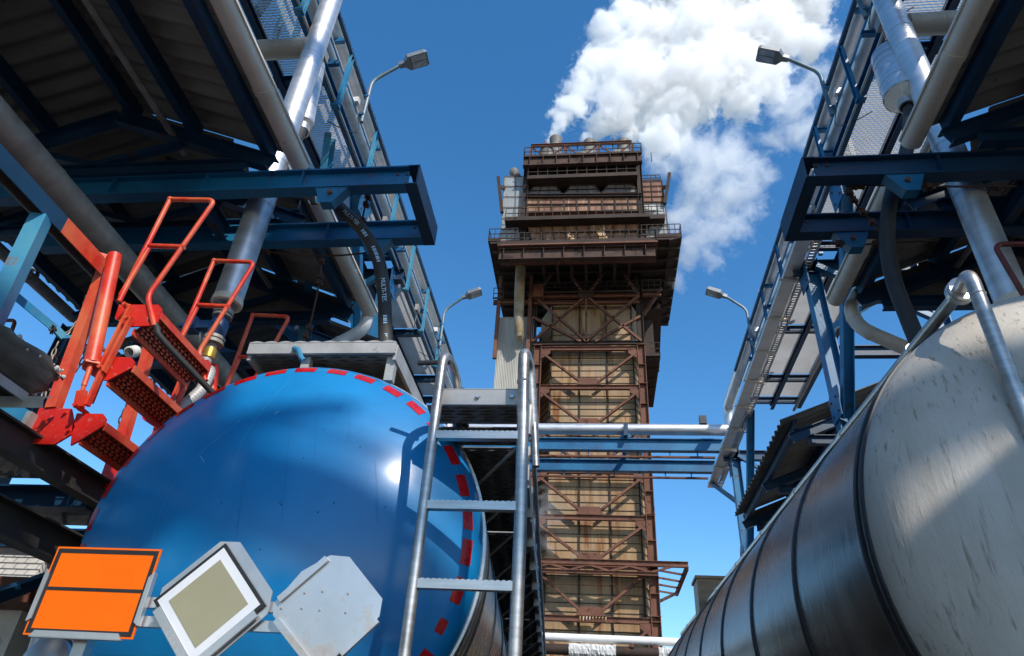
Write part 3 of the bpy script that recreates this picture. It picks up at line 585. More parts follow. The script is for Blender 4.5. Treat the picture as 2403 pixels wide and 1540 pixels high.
hL, pL = hose([eL + V((0, 0, 0.06)), P(692, 345, 4.36), P(703, 385, 4.32), P(735, 425, 4.30), P(790, 480, 4.30), P(850, 540, 4.30), P(886, 605, 4.30), P(901, 690, 4.30), P(904, 770, 4.28), P(905, 850, 4.26)], 0.054, 'thick black hose with pale blue marks hanging above the tank platform')

def hose_marks():
    "block marks and lettering printed along the left hose"
    def seg(i0, i1, m):
        mk = MB(); mk2 = MB()
        for i in range(i0, i1):
            a, b_ = pL[i], pL[i + 1]; d = (b_ - a).normalized(); v = (V((0, 0, 0)) - a).normalized()
            x = d.cross(v).normalized(); n = x.cross(d); n = n if n.dot(v) > 0 else -n
            o = n * 0.0535 + x * -0.0
            for f in (0.1, 0.42, 0.72):
                q = a.lerp(b_, f) + o; q2 = a.lerp(b_, f + 0.2) + o
                (mk if f != 0.42 else mk2).prism([q - x * 0.014, q + x * 0.014, q2 + x * 0.014, q2 - x * 0.014], n * 0.002)
        if mk.v: mk.build('hose_mark', 'paint_letter', hL); mk2.build('hose_stripe', 'stripeblue', hL)
    n = len(pL)
    for i0, i1 in ((26, 29), (31, 33), (41, 43), (46, 50), (62, 64)): seg(i0, min(i1, n - 1), 0)
    for a, b_, txt in ((P(898, 652, 4.247), P(902, 708, 4.244), 'MULTI-TEK'), (P(902, 712, 4.244), P(904, 745, 4.243), '2810 BC'), (P(905, 782, 4.223), P(906, 830, 4.222), 'MULTI-TEK'), (P(806, 494, 4.24), P(842, 527, 4.24), 'MULTI-TEK')):
        cu = bpy.data.curves.new('lettering', 'FONT'); cu.body = txt; cu.size = 0.05; cu.align_x = 'LEFT'; cu.align_y = 'CENTER'; cu.extrude = 0.0008
        to = bpy.data.objects.new('tmp', cu); COL.objects.link(to); bpy.context.view_layer.update()
        me = bpy.data.meshes.new_from_object(to.evaluated_get(bpy.context.evaluated_depsgraph_get())); bpy.data.objects.remove(to)
        wd = max(v.co.x for v in me.vertices); d = (b_ - a); k = d.length / wd; d.normalize()
        v = -((a + b_) / 2).normalized(); y_ = v.cross(d).normalized(); z_ = d.cross(y_)
        c = (a + b_) / 2
        for q in me.vertices: q.co = a + d * (q.co.x * k) + y_ * (q.co.y * k) + z_ * q.co.z - c
        me.materials.clear(); me.materials.append(M['paint_letter'])
        o = bpy.data.objects.new('lettering', me); COL.objects.link(o); o.parent = hL; o.location = c - WL[hL.name]
hose_marks()

# ------------------------------------------------------------------ tank trucks
def tread_plate(mb, lips, o, u, v, n, cu=0.105, cv=0.034, depth=0.013, lens=0.8):
    "plate with stamped scoops on the side that n points to; rows run along u"
    o, u, v, n = V(o), V(u), V(v), V(n).normalized(); lu, lv = u.length, v.length; ud, vd = u / lu, v / lv
    mb.prism([o, o + u, o + u + v, o + v], n * -0.004)
    nr, nc = int(lv / cv), int(lu / cu); vs = []; fs = []; K = 6
    for i in range(nr):
        off = 0.5 if i % 2 else 0.0
        for k in range(nc):
            c0 = o + vd * (i + 0.5) * cv + ud * ((k + 0.5 * off + 0.25) * cu)
            b0 = len(vs)
            for q in range(K + 1):
                a = q / K; w_ = sin(pi * a)
                x = c0 + ud * (cu * lens * (a - 0.0))
                vs.append(x + vd * (cv * 0.30)); vs.append(x + vd * (cv * (0.30 - 0.42 * w_)) + n * (depth * 0.55 * w_ + 0.001)); vs.append(x + vd * (cv * (0.30 - 0.66 * w_)) + n * (depth * w_ + 0.001))
            for q in range(K):
                for h in (0, 1): fs.append((b0 + 3 * q + h, b0 + 3 * q + 3 + h, b0 + 3 * q + 4 + h, b0 + 3 * q + 1 + h))
    lips.add(vs, fs, False)

def end_profile(R, Rc, rk, n=40):
    "torispherical end: list of (r, y) from the rim (y = 0) to the tip (y < 0)"
    st = (R - rk) / (Rc - rk); ph = math.asin(st); dep = Rc - sqrt((Rc - rk) ** 2 - (R - rk) ** 2); out = []
    for k in range(11):
        a = pi / 2 - (pi / 2 - ph) * k / 10
        out.append((R - rk + rk * sin(a), -rk * cos(a)))
    for k in range(1, n + 1):
        a = ph * (1 - k / n); out.append((Rc * sin(a), -dep + Rc * (1 - cos(a))))
    return out
def on_profile(prof, sdist):
    for (r0_, y0_), (r1_, y1_) in zip(prof[:-1], prof[1:]):
        L = hypot(r1_ - r0_, y1_ - y0_)
        if sdist <= L:
            f = sdist / L; t = V((r1_ - r0_, y1_ - y0_)).normalized()
            return r0_ + (r1_ - r0_) * f, y0_ + (y1_ - y0_) * f, (-t.y, t.x)
        sdist -= L
    return 0, prof[-1][1], (0, -1)

def wheel(mb_t, mb_r, c, ax, r=0.5, wd=0.30):
    mb_t.lathe([(r * 0.58, -wd / 2), (r * 0.93, -wd / 2), (r, -wd / 2 + 0.04), (r, wd / 2 - 0.04), (r * 0.93, wd / 2), (r * 0.58, wd / 2)], c, ax, 40)
    mb_r.lathe([(0.001, wd * 0.2), (r * 0.2, wd * 0.3), (r * 0.22, wd * 0.1), (r * 0.48, wd * 0.05), (r * 0.58, wd * 0.45)], c, ax, 40)
    mb_r.lathe([(0.001, -wd * 0.2), (r * 0.2, -wd * 0.3), (r * 0.22, -wd * 0.1), (r * 0.48, -wd * 0.05), (r * 0.58, -wd * 0.45)], c, ax, 40)

class Frame:
    def __init__(s, o, deg): s.o = V(o); a = radians(deg); s.y = V((-sin(a), cos(a), 0)); s.x = V((cos(a), sin(a), 0)); s.z = V((0, 0, 1))
    def __call__(s, x, y, z): return s.o + s.x * x + s.y * y + s.z * z

def tank_body(t, F, R, L, prof, endmat, bands, band_m='black'):
    b = MB(); b.lathe([(R, 0.0)] + [(R, L * k / 12) for k in range(1, 13)], F.o, F.y, 96); b.build('tank_shell', 'mirror', t)
    b = MB(); b.lathe(prof, F.o, F.y, 128); e = b.build('tank_end', endmat, t)
    b = MB(); b.lathe([(r, -y) for r, y in end_profile(R, R * 2, 0.12, 12)], F(0, L, 0), F.y, 64); b.build('front_end', endmat, t)
    for y, wd in bands:
        b = MB(); b.lathe([(R, -wd / 2), (R + 0.008, -wd / 2), (R + 0.012, 0), (R + 0.008, wd / 2), (R, wd / 2)], F(0, y, 0), F.y, 96); b.build('band', band_m, t)
    return e

def truck_base(t, F, R, L, zc):
    "frame, wheels, mudguards and cab, standing on the ground"
    zg = GZ - F.o.z
    b = MB()
    for x in (-0.45, 0.45): b.bar(F(x, 0.1, -R - 0.14), F(x, L + 2.2, -R - 0.14), 0.10, 0.24)
    for y in (0.3, 2.2, 4.4, 6.6): b.bar(F(-0.8, y, -R * 0.86), F(0.8, y, -R * 0.86), 0.12, 0.3)
    b.bar(F(-1.15, -0.05, zg + 0.55), F(1.15, -0.05, zg + 0.55), 0.08, 0.16); b.bar(F(-0.45, -0.05, zg + 0.55), F(-0.45, 0.15, -R - 0.14), 0.08, 0.1); b.bar(F(0.45, -0.05, zg + 0.55), F(0.45, 0.15, -R - 0.14), 0.08, 0.1)
    b.build('chassis', 'black', t)
    for y in (1.5, 2.9, L + 0.9):
        for x in (-1.02, 1.02):
            mt, mr = MB(), MB(); wheel(mt, mr, F(x, y, zg + 0.5), F.x)
            wt = mt.build('wheel', 'rubber', t); mr.build('rim', 'zinc', wt)

# --- blue tank truck on the left
FL = Frame((-1.532, 3.34, 0.951), 4.5); RL = 0.993
tl = thing('tank_truck', 'blue ended tank truck with a rear ladder, parked under the left boom', 'tank truck', tuple(FL(0, 4, GZ - 0.951)), 'tank trucks in the yard')
prof = end_profile(RL, 1.72, 0.17)
tank_body(tl, FL, RL, 7.8, prof, 'tankblue', [(0.06, 0.07), (0.28, 0.02), (0.34, 0.02), (1.35, 0.05), (2.6, 0.05), (3.9, 0.05), (5.2, 0.05), (6.5, 0.05)])
truck_base(tl, FL, RL, 7.8, 0)
b = MB(); b.lathe([(RL - 0.004, -0.012), (RL + 0.012, -0.012), (RL + 0.014, 0.014), (RL, 0.016)], FL.o, FL.y, 128); b.build('rim_seam', 'steel', tl)
def end_pt(prof, sd, ang, lift=0.0):
    r, y, nn = on_profile(prof, sd); rad = FL.x * cos(ang) + FL.z * sin(ang)
    return FL.o + rad * (r + nn[0] * lift) + FL.y * (y + nn[1] * lift)
for k in range(34):
    a0 = radians(8.5 + k * 360 / 34); half = radians(3.6)
    s0, s1 = 0.128, 0.185
    half *= random.uniform(0.90, 1.06); a0 += random.uniform(-0.006, 0.006)
    if k == 31: half *= 0.55; s0, s1 = 0.145, 0.19
    b = MB(); n_ = 6; vs = []; fs = []
    for i in range(n_ + 1):
        a = a0 + half * (2 * i / n_ - 1)
        for j in range(4): vs.append(end_pt(prof, s0 + (s1 - s0) * j / 3, a, 0.0022))
    for i in range(n_):
        for j in range(3): fs.append((4 * i + j, 4 * i + 4 + j, 4 * i + 5 + j, 4 * i + 1 + j))
    b.add(vs, fs, True); b.build('reflective_tape', 'tape', tl)
def scratch(pts, wd):
    b = MB(); vs = []; fs = []
    q = spline([V((p[0], p[1], 0)) for p in pts], 6)
    for i, p in enumerate(q):
        w_ = wd * (0.35 + 0.65 * abs(sin(i * 1.7)))
        vs += [end_pt(prof, p.x, p.y, 0.0012), end_pt(prof, p.x, p.y + w_ / max(0.2, RL - p.x), 0.0012)]
    for i in range(len(q) - 1): fs.append((2 * i, 2 * i + 2, 2 * i + 3, 2 * i + 1))
    b.add(vs, fs, True); b.build('scratch', 'scratch', tl)
RC = 1.72
def on_end(x, y):
    "point and normal on the blue crown seen at pixel (x, y)"
    c = FL(0, -(RC - sqrt((RC - 0.17) ** 2 - (RL - 0.17) ** 2)) + RC, 0); d = P(x, y, 1.0).normalized()
    q = d.dot(c); h = q * q - c.dot(c) + RC * RC
    p = d * (q - sqrt(max(0, h))); return p, (p - c).normalized()
def scratch(pts, wd, m='scratch', name='scratch'):
    b = MB(); vs = []; fs = []
    q = spline([V((p[0], p[1], 0)) for p in pts], 8)
    for i, p in enumerate(q):
        a, n_ = on_end(p.x, p.y); t_ = (q[min(i + 1, len(q) - 1)] - q[max(i - 1, 0)]).normalized()
        a2, _ = on_end(p.x - t_.y, p.y + t_.x); w_ = wd * (0.25 + 0.75 * abs(sin(i * 1.7 + pts[0][0])))
        sd = (a2 - a).normalized() * w_; vs += [a + n_ * 0.0012 - sd, a + n_ * 0.0012 + sd]
    for i in range(len(q) - 1): fs.append((2 * i, 2 * i + 1, 2 * i + 3, 2 * i + 2))
    b.add(vs, fs, True); b.build(name, m, tl)
M['drip'] = mat('dark run marks', (0.002, 0.08, 0.24), (0.003, 0.12, 0.32), 9, rough=0.55)
M['softscratch'] = mat('faint rub marks', (0.004, 0.215, 0.46), (0.03, 0.27, 0.52), 9, rough=0.5)
for pts, wd in (([(690, 885), (625, 951), (566, 1042), (541, 1142)], 0.0022), ([(566, 984), (450, 1084), (384, 1184), (355, 1283)], 0.003), ([(346, 1154), (317, 1217), (301, 1279)], 0.002)): scratch(pts, wd, 'softscratch')
for pts, wd in (([(655, 965), (645, 972)], 0.004), ([(470, 1070), (480, 1085)], 0.003)): scratch(pts, wd)
for pts in ([(749, 930), (742, 1010), (735, 1110)], [(683, 992), (672, 1100), (660, 1225)], [(591, 1017), (570, 1140), (554, 1270)], [(880, 1080), (884, 1150), (886, 1230)], [(820, 960), (818, 1040)]): scratch(pts, 0.0010, 'drip', 'run_mark')
for x, y in ((430, 1105), (657, 1180), (660, 1185), (712, 1075), (746, 1202), (783, 1180), (905, 1190), (610, 1290), (845, 1050), (520, 1180), (760, 1010)):
    a, n_ = on_end(x, y); b = MB(); b.lathe([(0.0005, 0.002), (0.003, 0.001), (0.004, 0)], a, n_, 8); b.build('paint_chip', 'black', tl)

# ladder
YL = 2.85
lad = MB(); lad.tube(arc([(-0.730, YL, -1.05), (-0.724, YL, 1.775), (-0.700, YL + 0.20, 1.775), (-0.66, YL + 0.34, 1.50)], 0.10, 8), 0.024, 16)
pr = lad.build('ladder_rail', 'steel', tl)
gp = MB(); gp.tube([(-0.688, YL + 0.25, 1.70), (-0.655, YL + 0.36, 1.46)], 0.034, 14)
for k in range(6): gp.lathe([(0.034, -0.008), (0.038, 0), (0.034, 0.008)], V((-0.688, YL + 0.25, 1.70)).lerp(V((-0.655, YL + 0.36, 1.46)), 0.12 + k * 0.15), (0.033, 0.11, -0.24), 14)
gp.build('grip', 'black', pr)
b = MB(); b.tube([(-0.70, YL + 0.06, 1.745), (-0.86, YL + 0.05, 1.735)], 0.013, 8); b.build('strap', 'black', tl)
lad = MB(); lad.tube(arc([(-0.296, YL, -1.05), (-0.305, YL, 0.9), (-0.318, YL, 1.40), (-0.330, YL, 1.78), (-0.315, YL + 0.16, 1.78), (-0.285, YL + 0.22, 1.40)], 0.07, 7), 0.027, 16)
lad.lathe([(0.026, -0.012), (0.031, 0), (0.026, 0.012)], (-0.326, YL, 1.60), (0, 0, 1), 16); lad.build('ladder_rail', 'steel', tl)
lad = MB(); lad.tube([(-0.285, YL + 0.20, 1.48), (-0.268, YL + 0.20, 1.26)], 0.018, 12); lad.build('hand_loop', 'steel', tl)
for k in range(8):
    z = 1.32 - k * 0.325
    b = MB(); b.box((-0.5125, YL, z), (0.39, 0.036, 0.036))
    for i in range(16): b.box((-0.69 + i * 0.0236, YL, z + 0.0195), (0.013, 0.03, 0.004))
    b.build('rung', 'steel', tl)
# side walkway
def WK(x, y, z): return V((x, y, z)) + V((-0.0507 * (y - 2.93), 0, 0))
ZW = 1.565
b = MB(); b.bar(WK(-0.745, 2.945, ZW), WK(-0.345, 2.945, ZW), 0.02, 0.082); b.bar(WK(-0.745, 2.96, ZW + 0.042), WK(-0.345, 2.96, ZW + 0.042), 0.05, 0.006)
wp = b.build('step_front', 'zinc', tl)
for x in (-0.735, -0.55, -0.385):
    b = MB(); b.lathe([(0.001, 0.012), (0.011, 0.012), (0.013, 0), (0.013, -0.001)], WK(x, 2.934, ZW), (0, -1, 0), 6); b.build('bolt', 'steel', wp)
for y0, y1 in ((2.96, 3.16), (3.20, 3.42), (3.45, 4.9), (4.93, 6.4), (6.43, 7.9), (7.93, 9.4), (9.43, 10.9)):
    b = MB(); a0 = WK(-0.80, y0, ZW - 0.035); a1 = WK(-0.36, y0, ZW - 0.035); c1 = WK(-0.80, y1, ZW - 0.035)
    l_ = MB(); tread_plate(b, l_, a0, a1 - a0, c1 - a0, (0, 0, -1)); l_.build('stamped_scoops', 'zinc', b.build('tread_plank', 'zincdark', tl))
b = MB(); b.chan(WK(-0.35, 2.97, ZW), WK(-0.35, 10.9, ZW), 0.09, 0.03); b.build('edge_channel', 'zinc', tl)
for k in range(11):
    y = 3.3 + k * 0.62
    b = MB(); b.bar(WK(-0.335, y, ZW - 0.02), WK(-0.335, y + 0.34, ZW - 0.02), 0.012, 0.12); b.bar(WK(-0.345, y + 0.36, ZW - 0.14), WK(-0.345, y + 0.36, ZW + 0.06), 0.05, 0.04, (0, 1, 0)); b.build('rail_bracket', 'zinc', tl)
    b = MB(); b.tube([WK(-0.78, y + 0.42, ZW - 0.32), WK(-0.37, y + 0.05, ZW - 0.07)], 0.009, 8); b.build('stay_rod', 'steel', tl)
b = MB(); b.tube(arc([WK(-0.30, 2.98, ZW - 0.18), WK(-0.30, 3.05, ZW + 0.07), WK(-0.30, 3.5, ZW + 0.02), WK(-0.31, 10.8, ZW + 0.02)], 0.06), 0.015, 10); b.build('folded_handrail', 'zinc', tl)
# platform on top
Yp, Zp = 3.30, 2.045
for x0_, x1_, y0, y1 in ((-2.0, -1.13, Yp, 4.3), (-2.0, -1.13, 4.34, 5.9)):
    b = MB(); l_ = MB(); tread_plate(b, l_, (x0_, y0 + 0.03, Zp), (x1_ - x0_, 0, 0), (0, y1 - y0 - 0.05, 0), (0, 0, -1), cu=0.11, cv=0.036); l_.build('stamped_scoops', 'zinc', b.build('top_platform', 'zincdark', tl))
b = MB(); b.bar((-2.01, Yp, Zp + 0.028), (-1.12, Yp, Zp + 0.028), 0.02, 0.07); b.build('platform_edge', 'zinc', tl)
b = MB(); vs = []; fs = []
for k in range(81):
    x = -2.01 + 0.89 * k / 80; vs += [(x, Yp - 0.012, Zp + 0.064), (x, Yp - 0.012, Zp + 0.067 + 0.009 * abs(sin(k * pi / 8))), (x, Yp + 0.05, Zp + 0.067 + 0.009 * abs(sin(k * pi / 8))), (x, Yp + 0.05, Zp + 0.064)]
for k in range(80): fs += [(4 * k + q, 4 * k + 4 + q, 4 * k + 5 + q, 4 * k + 1 + q) for q in range(3)]
b.add(vs, fs, True); b.build('platform_lip', 'zinc', tl)
for x in (-2.0, -1.125):
    b = MB(); b.bar((x, Yp + 0.011, Zp + 0.01), (x, 5.9, Zp + 0.01), 0.02, 0.10); b.build('platform_edge', 'zinc', tl)
for x in (-1.66, -1.15):
    b = MB(); b.bar((x, Yp + 0.06, Zp - 0.001), (x, Yp + 0.06, Zp - 0.16), 0.05, 0.05, (0, 1, 0)); b.build('platform_post', 'zinc', tl)
b = MB(); b.tube(spline([P(690, 818, 3.285), P(700, 822, 3.272), P(706, 838, 3.27), P(712, 846, 3.275)], 5), [0.016] * 16, 8); b.build('cloth_knot', 'bluelight', tl)

# hazard plates at the back
def plate_frame(pts, Y, th): return [P(x, y, Y) for x, y in pts]
YP = 2.50
b = MB()
for za in (0.50, 0.435): b.bar((-2.02, YP + 0.05, za), (-0.86, YP + 0.05, za), 0.03, 0.036)
for x in (-1.86, -0.90): b.bar((x, YP + 0.09, 0.2 if x < -1.2 else -0.9), (x, YP + 0.09, 0.47 if x < -1.2 else 0.60), 0.05, 0.045, (0, 1, 0)); 
b.bar((-1.86, YP + 0.09, 0.2), (-1.86, YP + 0.09, -0.9), 0.05, 0.045, (0, 1, 0))
b.bar((-1.86, YP + 0.11, -0.85), FL(-0.45, 0.1, -1.0), 0.06, 0.06); b.bar((-0.90, YP + 0.11, -0.85), FL(0.45, 0.1, -1.0), 0.06, 0.06)
b.build('plate_bar', 'alsheet', tl)
x0_, x1_, z0_, z1_ = -2.052, -1.627, 0.3695, 0.685
b = MB(); b.box(((x0_ + x1_) / 2, YP + 0.012, (z0_ + z1_) / 2), (x1_ - x0_, 0.006, z1_ - z0_))
hp = b.build('hazard_panel', 'orange', tl)
def strip(mb, xa, xb, za, zb, y, th=0.0012): mb.box(((xa + xb) / 2, y, (za + zb) / 2), (xb - xa, th, zb - za))
b = MB(); i = 0.007; wdt = 0.016; yy = YP + 0.0082
strip(b, x0_ + i, x1_ - i, z1_ - i - wdt, z1_ - i, yy); strip(b, x0_ + i, x1_ - i, z0_ + i, z0_ + i + wdt, yy)
strip(b, x0_ + i, x0_ + i + wdt, z0_ + i + wdt, z1_ - i - wdt, yy); strip(b, x1_ - i - wdt, x1_ - i, z0_ + i + wdt, z1_ - i - wdt, yy)
zc_ = (z0_ + z1_) / 2 + 0.004; strip(b, x0_ + i + wdt, x1_ - i - wdt, zc_ - 0.006, zc_ + 0.006, yy); b.build('black_border', 'black', hp)
b = MB(); yy = YP + 0.002
for xs, sg in ((x0_, -1), (x1_, 1)):
    b.prism([(xs + sg * 0.004, yy, z0_ + 0.045), (xs - sg * 0.012, yy, z0_ + 0.055), (xs - sg * 0.012, yy, z1_ - 0.105), (xs + sg * 0.004, yy, z1_ - 0.085)], (0, 0.004, 0)); b.bar((xs + sg * 0.005, YP + 0.014, z0_ + 0.045), (xs + sg * 0.005, YP + 0.014, z1_ - 0.085), 0.003, 0.022, (0, 1, 0))
b.prism([(x0_ + 0.03, yy, z0_ - 0.004), (x0_ + 0.045, yy, z0_ + 0.016), (x1_ - 0.055, yy, z0_ + 0.016), (x1_ - 0.04, yy, z0_ - 0.004)], (0, 0.004, 0)); b.bar((x0_ + 0.03, YP + 0.014, z0_ - 0.005), (x1_ - 0.04, YP + 0.014, z0_ - 0.005), 0.022, 0.003)
b.build('frame', 'alsheet', hp)
# placard with a grey border
cx_, cz_ = -1.378, 0.5; h_ = 0.213
def dia(cx, cz, h, y, rot=0.0): return [(cx + h * cos(rot + k * pi / 2), y, cz + h * sin(rot + k * pi / 2)) for k in range(4)]
b = MB(); oc = []
for k in range(4):
    for d_ in (-0.18, 0.18): oc.append((cx_ + 0.216 * cos(k * pi / 2 + d_) + 0.010, YP + 0.016, cz_ + 0.010 + 0.216 * sin(k * pi / 2 + d_)))
b.prism(oc, (0, 0.006, 0)); pf = b.build('placard_holder', 'alsheet', tl)
b = MB(); b.prism(dia(cx_, cz_, h_, YP + 0.002), (0, 0.012, 0)); b.build('black_border', 'black', pf)
b = MB(); b.prism(dia(cx_, cz_, h_ - 0.018, YP - 0.0005), (0, 0.002, 0)); b.build('white_border', 'frostwhite', pf)
b = MB(); b.prism(dia(cx_, cz_, h_ - 0.062, YP - 0.002), (0, 0.0012, 0)); b.build('placard_face', 'beige', pf)
for k in (2, 3):
    b = MB(); a0, a1 = V(dia(cx_, cz_, h_ + 0.004, YP + 0.0)[k]), V(dia(cx_, cz_, h_ + 0.004, YP + 0.0)[(k + 1) % 4]); b.bar(a0.lerp(a1, 0.14), a0.lerp(a1, 0.86), 0.028, 0.012, (0, 1, 0)); b.build('edge_rail', 'alsheet', pf)
# empty holder
pts = [(708, 1341), (775, 1303), (820, 1307), (897, 1405), (890, 1447), (790, 1540), (765, 1565), (725, 1560), (640, 1443), (646, 1412)]
b = MB(); b.prism([P(x, y, YP) for x, y in pts], (0, 0.006, 0)); eh = b.build('empty_placard_holder', 'alsheet', tl)
for (xa, ya), (xb, yb) in (((655, 1408), (768, 1311)), ((648, 1455), (722, 1550)), ((886, 1455), (800, 1535))):
    b = MB(); b.bar(P(xa, ya, YP - 0.006), P(xb, yb, YP - 0.006), 0.022, 0.016, (0, 1, 0)); b.build('edge_rail', 'alsheet', eh)
for x, y in ((675, 1384), (715, 1392), (757, 1388), (817, 1393), (660, 1428), (708, 1428), (750, 1432), (811, 1438)):
    b = MB(); b.lathe([(0.001, 0.003), (0.003, 0.003), (0.005, 0)], P(x, y, YP - 0.0), (0, -1, 0), 10); b.build('rivet', 'dullpipe', eh)
# cab and mirror
def cab(t, F, L, m, R, mir):
    zg = GZ - F.o.z; y0 = L + 0.35; z0 = zg + 0.75; z1 = zg + 2.75
    b = MB(); b.prism([F(-1.2, y0, z0), F(-1.2, y0, z1), F(-1.2, y0 + 1.5, z1 + 0.05), F(-1.2, y0 + 2.15, z1 - 0.85), F(-1.2, y0 + 2.25, z0)], F.x * 2.4); c = b.build('cab', m, t)
    b = MB(); b.prism([F(-1.0, y0 + 1.56, z1 - 0.05), F(1.0, y0 + 1.56, z1 - 0.05), F(1.0, y0 + 2.15, z1 - 0.8), F(-1.0, y0 + 2.15, z1 - 0.8)], V((0, 0.02, 0.02))); b.build('windscreen', 'black', c)
    if mir:
        b = MB(); o = F(1.30, y0 + 1.5, z1 - 0.5); q = []
        for k in range(24):
            a = 2 * pi * k / 24; q.append(o + V((0.14 * (abs(cos(a)) ** 0.5) * (1 if cos(a) > 0 else -1), 0, 0.26 * (abs(sin(a)) ** 0.5) * (1 if sin(a) > 0 else -1))))
        b.prism(q, (0, 0.14, 0)); b.bar(F(1.15, y0 + 1.6, z1 - 0.4), o + V((0, 0.1, 0.1)), 0.05, 0.05); mm = b.build('side_mirror', 'black', t)
        b = MB(); b.prism([o + (p - o) * 0.84 + V((0, -0.004, 0)) for p in q], (0, 0.003, 0)); b.build('mirror_glass', 'mirror', mm)
cab(tl, FL, 7.8, 'tankblue', RL, True)

# --- dark tank truck with white end on the right
RR = 1.10; FR = Frame((2.112, 2.74, 0.856), 2.75)
tr_ = thing('tank_truck', 'dark polished tank truck with a dirty white end, parked on the right', 'tank truck', tuple(FR(0, 4, GZ - 0.856)), 'tank trucks in the yard')
profR = end_profile(RR, 1.9, 0.22)
tank_body(tr_, FR, RR, 7.6, profR, 'capwhite', [(0.015, 0.035), (0.075, 0.035), (0.95, 0.04), (1.85, 0.04), (2.75, 0.04), (3.65, 0.04), (4.55, 0.04), (5.45, 0.04), (6.35, 0.04)])
truck_base(tr_, FR, RR, 7.6, 0)
cab(tr_, FR, 7.6, 'bluegrey', RR, False)
b = MB(); b.box((1.30, 8.5, 1.94), (0.30, 0.34, 0.36)); b.box((1.30, 8.5, 2.135), (0.34, 0.38, 0.03)); b.build('roof_box', 'brownbox', tr_)
xr = lambda y: 1.548 - 0.0515 * (y - 2.5)
b = MB(); b.tube(arc([(1.497, 2.36, -0.6), (1.497, 2.36, 1.825), (xr(2.56), 2.56, 1.86), (xr(10.2), 10.2, 1.86)], 0.07, 8), 0.0275, 18)
b.lathe([(0.0275, -0.004), (0.030, 0), (0.0275, 0.004)], (1.497, 2.36, 1.71), (0, 0, 1), 16)
hr_ = b.build('overflow_pipe', 'steel', tr_)
b = MB(); b.lathe([(0.028, -0.02), (0.055, -0.02), (0.057, -0.006), (0.038, 0.0), (0.057, 0.006), (0.055, 0.03), (0.031, 0.034)], (xr(2.53), 2.53, 1.858), (0, 1, 0), 24); b.build('union', 'alsheet', hr_)
for k in range(8):
    y = 3.02 + k * 0.95
    b = MB(); b.lathe([(0.0275, -0.02), (0.033, -0.02), (0.033, 0.02), (0.0275, 0.02)], (xr(y), y, 1.86), (0, 1, 0), 16); b.tube([(xr(y), y, 1.83), (xr(y) + 0.08, y, 1.76)], 0.010, 8); b.build('pipe_clip', 'steel', tr_)

# ------------------------------------------------------------------ unseen pipe bridge added behind the camera to cast shade on tanks and booms
t = thing('shade_bridge', 'unseen pipe bridge added behind the camera to shade the yard', 'bridge', (3, -8, GZ))
b = MB(); b.tube([(-14, -8, 13.0), (4.0, -8, 12.95), (5.2, -8, 12.78), (5.8, -8, 12.54), (6.15, -8, 12.52), (6.5, -8, 12.48), (6.8, -8, 12.36), (9.0, -8, 12.25), (18, -8, 12.2)], 0.19, 24); b.build('shade_pipe', 'alupale', t)  # bent so its shadow makes the dark band across the blue tank
b = MB(); b.tube([(5.16, -8, 12.4), (5.20, -8, 13.22)], 0.33, 20); b.tube([(5.5, -8.0, 12.6), (5.42, -8.0, 13.0)], 0.15, 16); b.build('shade_block', 'dullpipe', t)  # added blocker that darkens the left part of the blue tank
b = MB(); b.tube([(5.55, -8, 16.75), (18, -8, 16.6)], 0.72, 32); b.build('shade_duct', 'alupale', t)  # added to keep the sun off the loading booms
for k, (za, zb, rr) in enumerate(((13.02, 13.32, 0.065), (13.05, 12.95, 0.02), (13.12, 13.04, 0.02))):  # added thin blockers that cast streaks on the blue tank
    b = MB(); b.tube([(5.4, -8.1, za), (6.3 if k == 0 else 8.0, -8.1, zb)], rr, 10); b.build('thin_pipe', 'alupale', t)
b = MB(); b.tube([(-14, -8.2, 19.4), (18, -8.2, 19.2)], 0.16, 20); b.build('thin_pipe', 'alupale', t)
b = MB(); b.ibeam((-14, -7.6, 20.2), (18, -7.6, 20.0), 0.25, 0.2); b.build('girder', 'blue', t)
for x in (-12, 16):
    b = MB(); b.ibeam((x, -8.4, GZ), (x, -8.4, 20.0), 0.4, 0.35, up=(1, 0, 0)); b.build('column', 'blue', t)

# ------------------------------------------------------------------ left loading platform, folding stairs
pf_ = thing('loading_platform', 'dark steel loading platform low on the left beside the blue tank', 'platform', (-4.4, 4, GZ))
XE = -3.02
b = MB(); b.ibeam((XE, -3, 1.38), (XE, 12, 1.38), 0.16, 0.10); b.build('edge_beam', 'oldsteel', pf_)
b = MB(); b.ibeam((-3.1, -3, 1.04), (-3.1, 12, 1.04), 0.18, 0.12); b.build('edge_beam', 'oldsteel', pf_)
b = MB(); b.ibeam((-5.7, -3, 1.38), (-5.7, 12, 1.38), 0.16, 0.10); b.build('edge_beam', 'oldsteel', pf_)
ys = [-2.6, -1.0, 0.6, 2.2, 3.0, 3.9, 4.8, 6.2, 7.8, 9.4, 11.0]
for y in ys:
    b = MB(); b.ibeam((XE - 0.06, y, 1.36), (-5.64, y, 1.36), 0.14, 0.10); b.build('joist', 'bluedark', pf_)
for y0, y1 in zip(ys[:-1], ys[1:]):
    g_ = MB(); grating(g_, -5.66, -3.06, y0 + 0.06, y1 - 0.06, 1.45, cell=0.09, pitch=0.04); g_.build('grating_panel', 'oldsteel', pf_)
for y in (-1.0, 2.2, 4.8, 7.8, 11.0):
    for x in (-3.4, -5.4):
        b = MB(); b.ibeam((x, y, GZ), (x, y, 1.28), 0.16, 0.16, up=(1, 0, 0)); b.build('column', 'bluedark', pf_)
for y0, y1 in ((2.2, 4.8), (4.8, 7.8)):
    b = MB(); b.bar((-3.5, y0, -0.2), (-3.5, y1, 1.25), 0.07, 0.07); b.build('brace', 'bluedark', pf_)
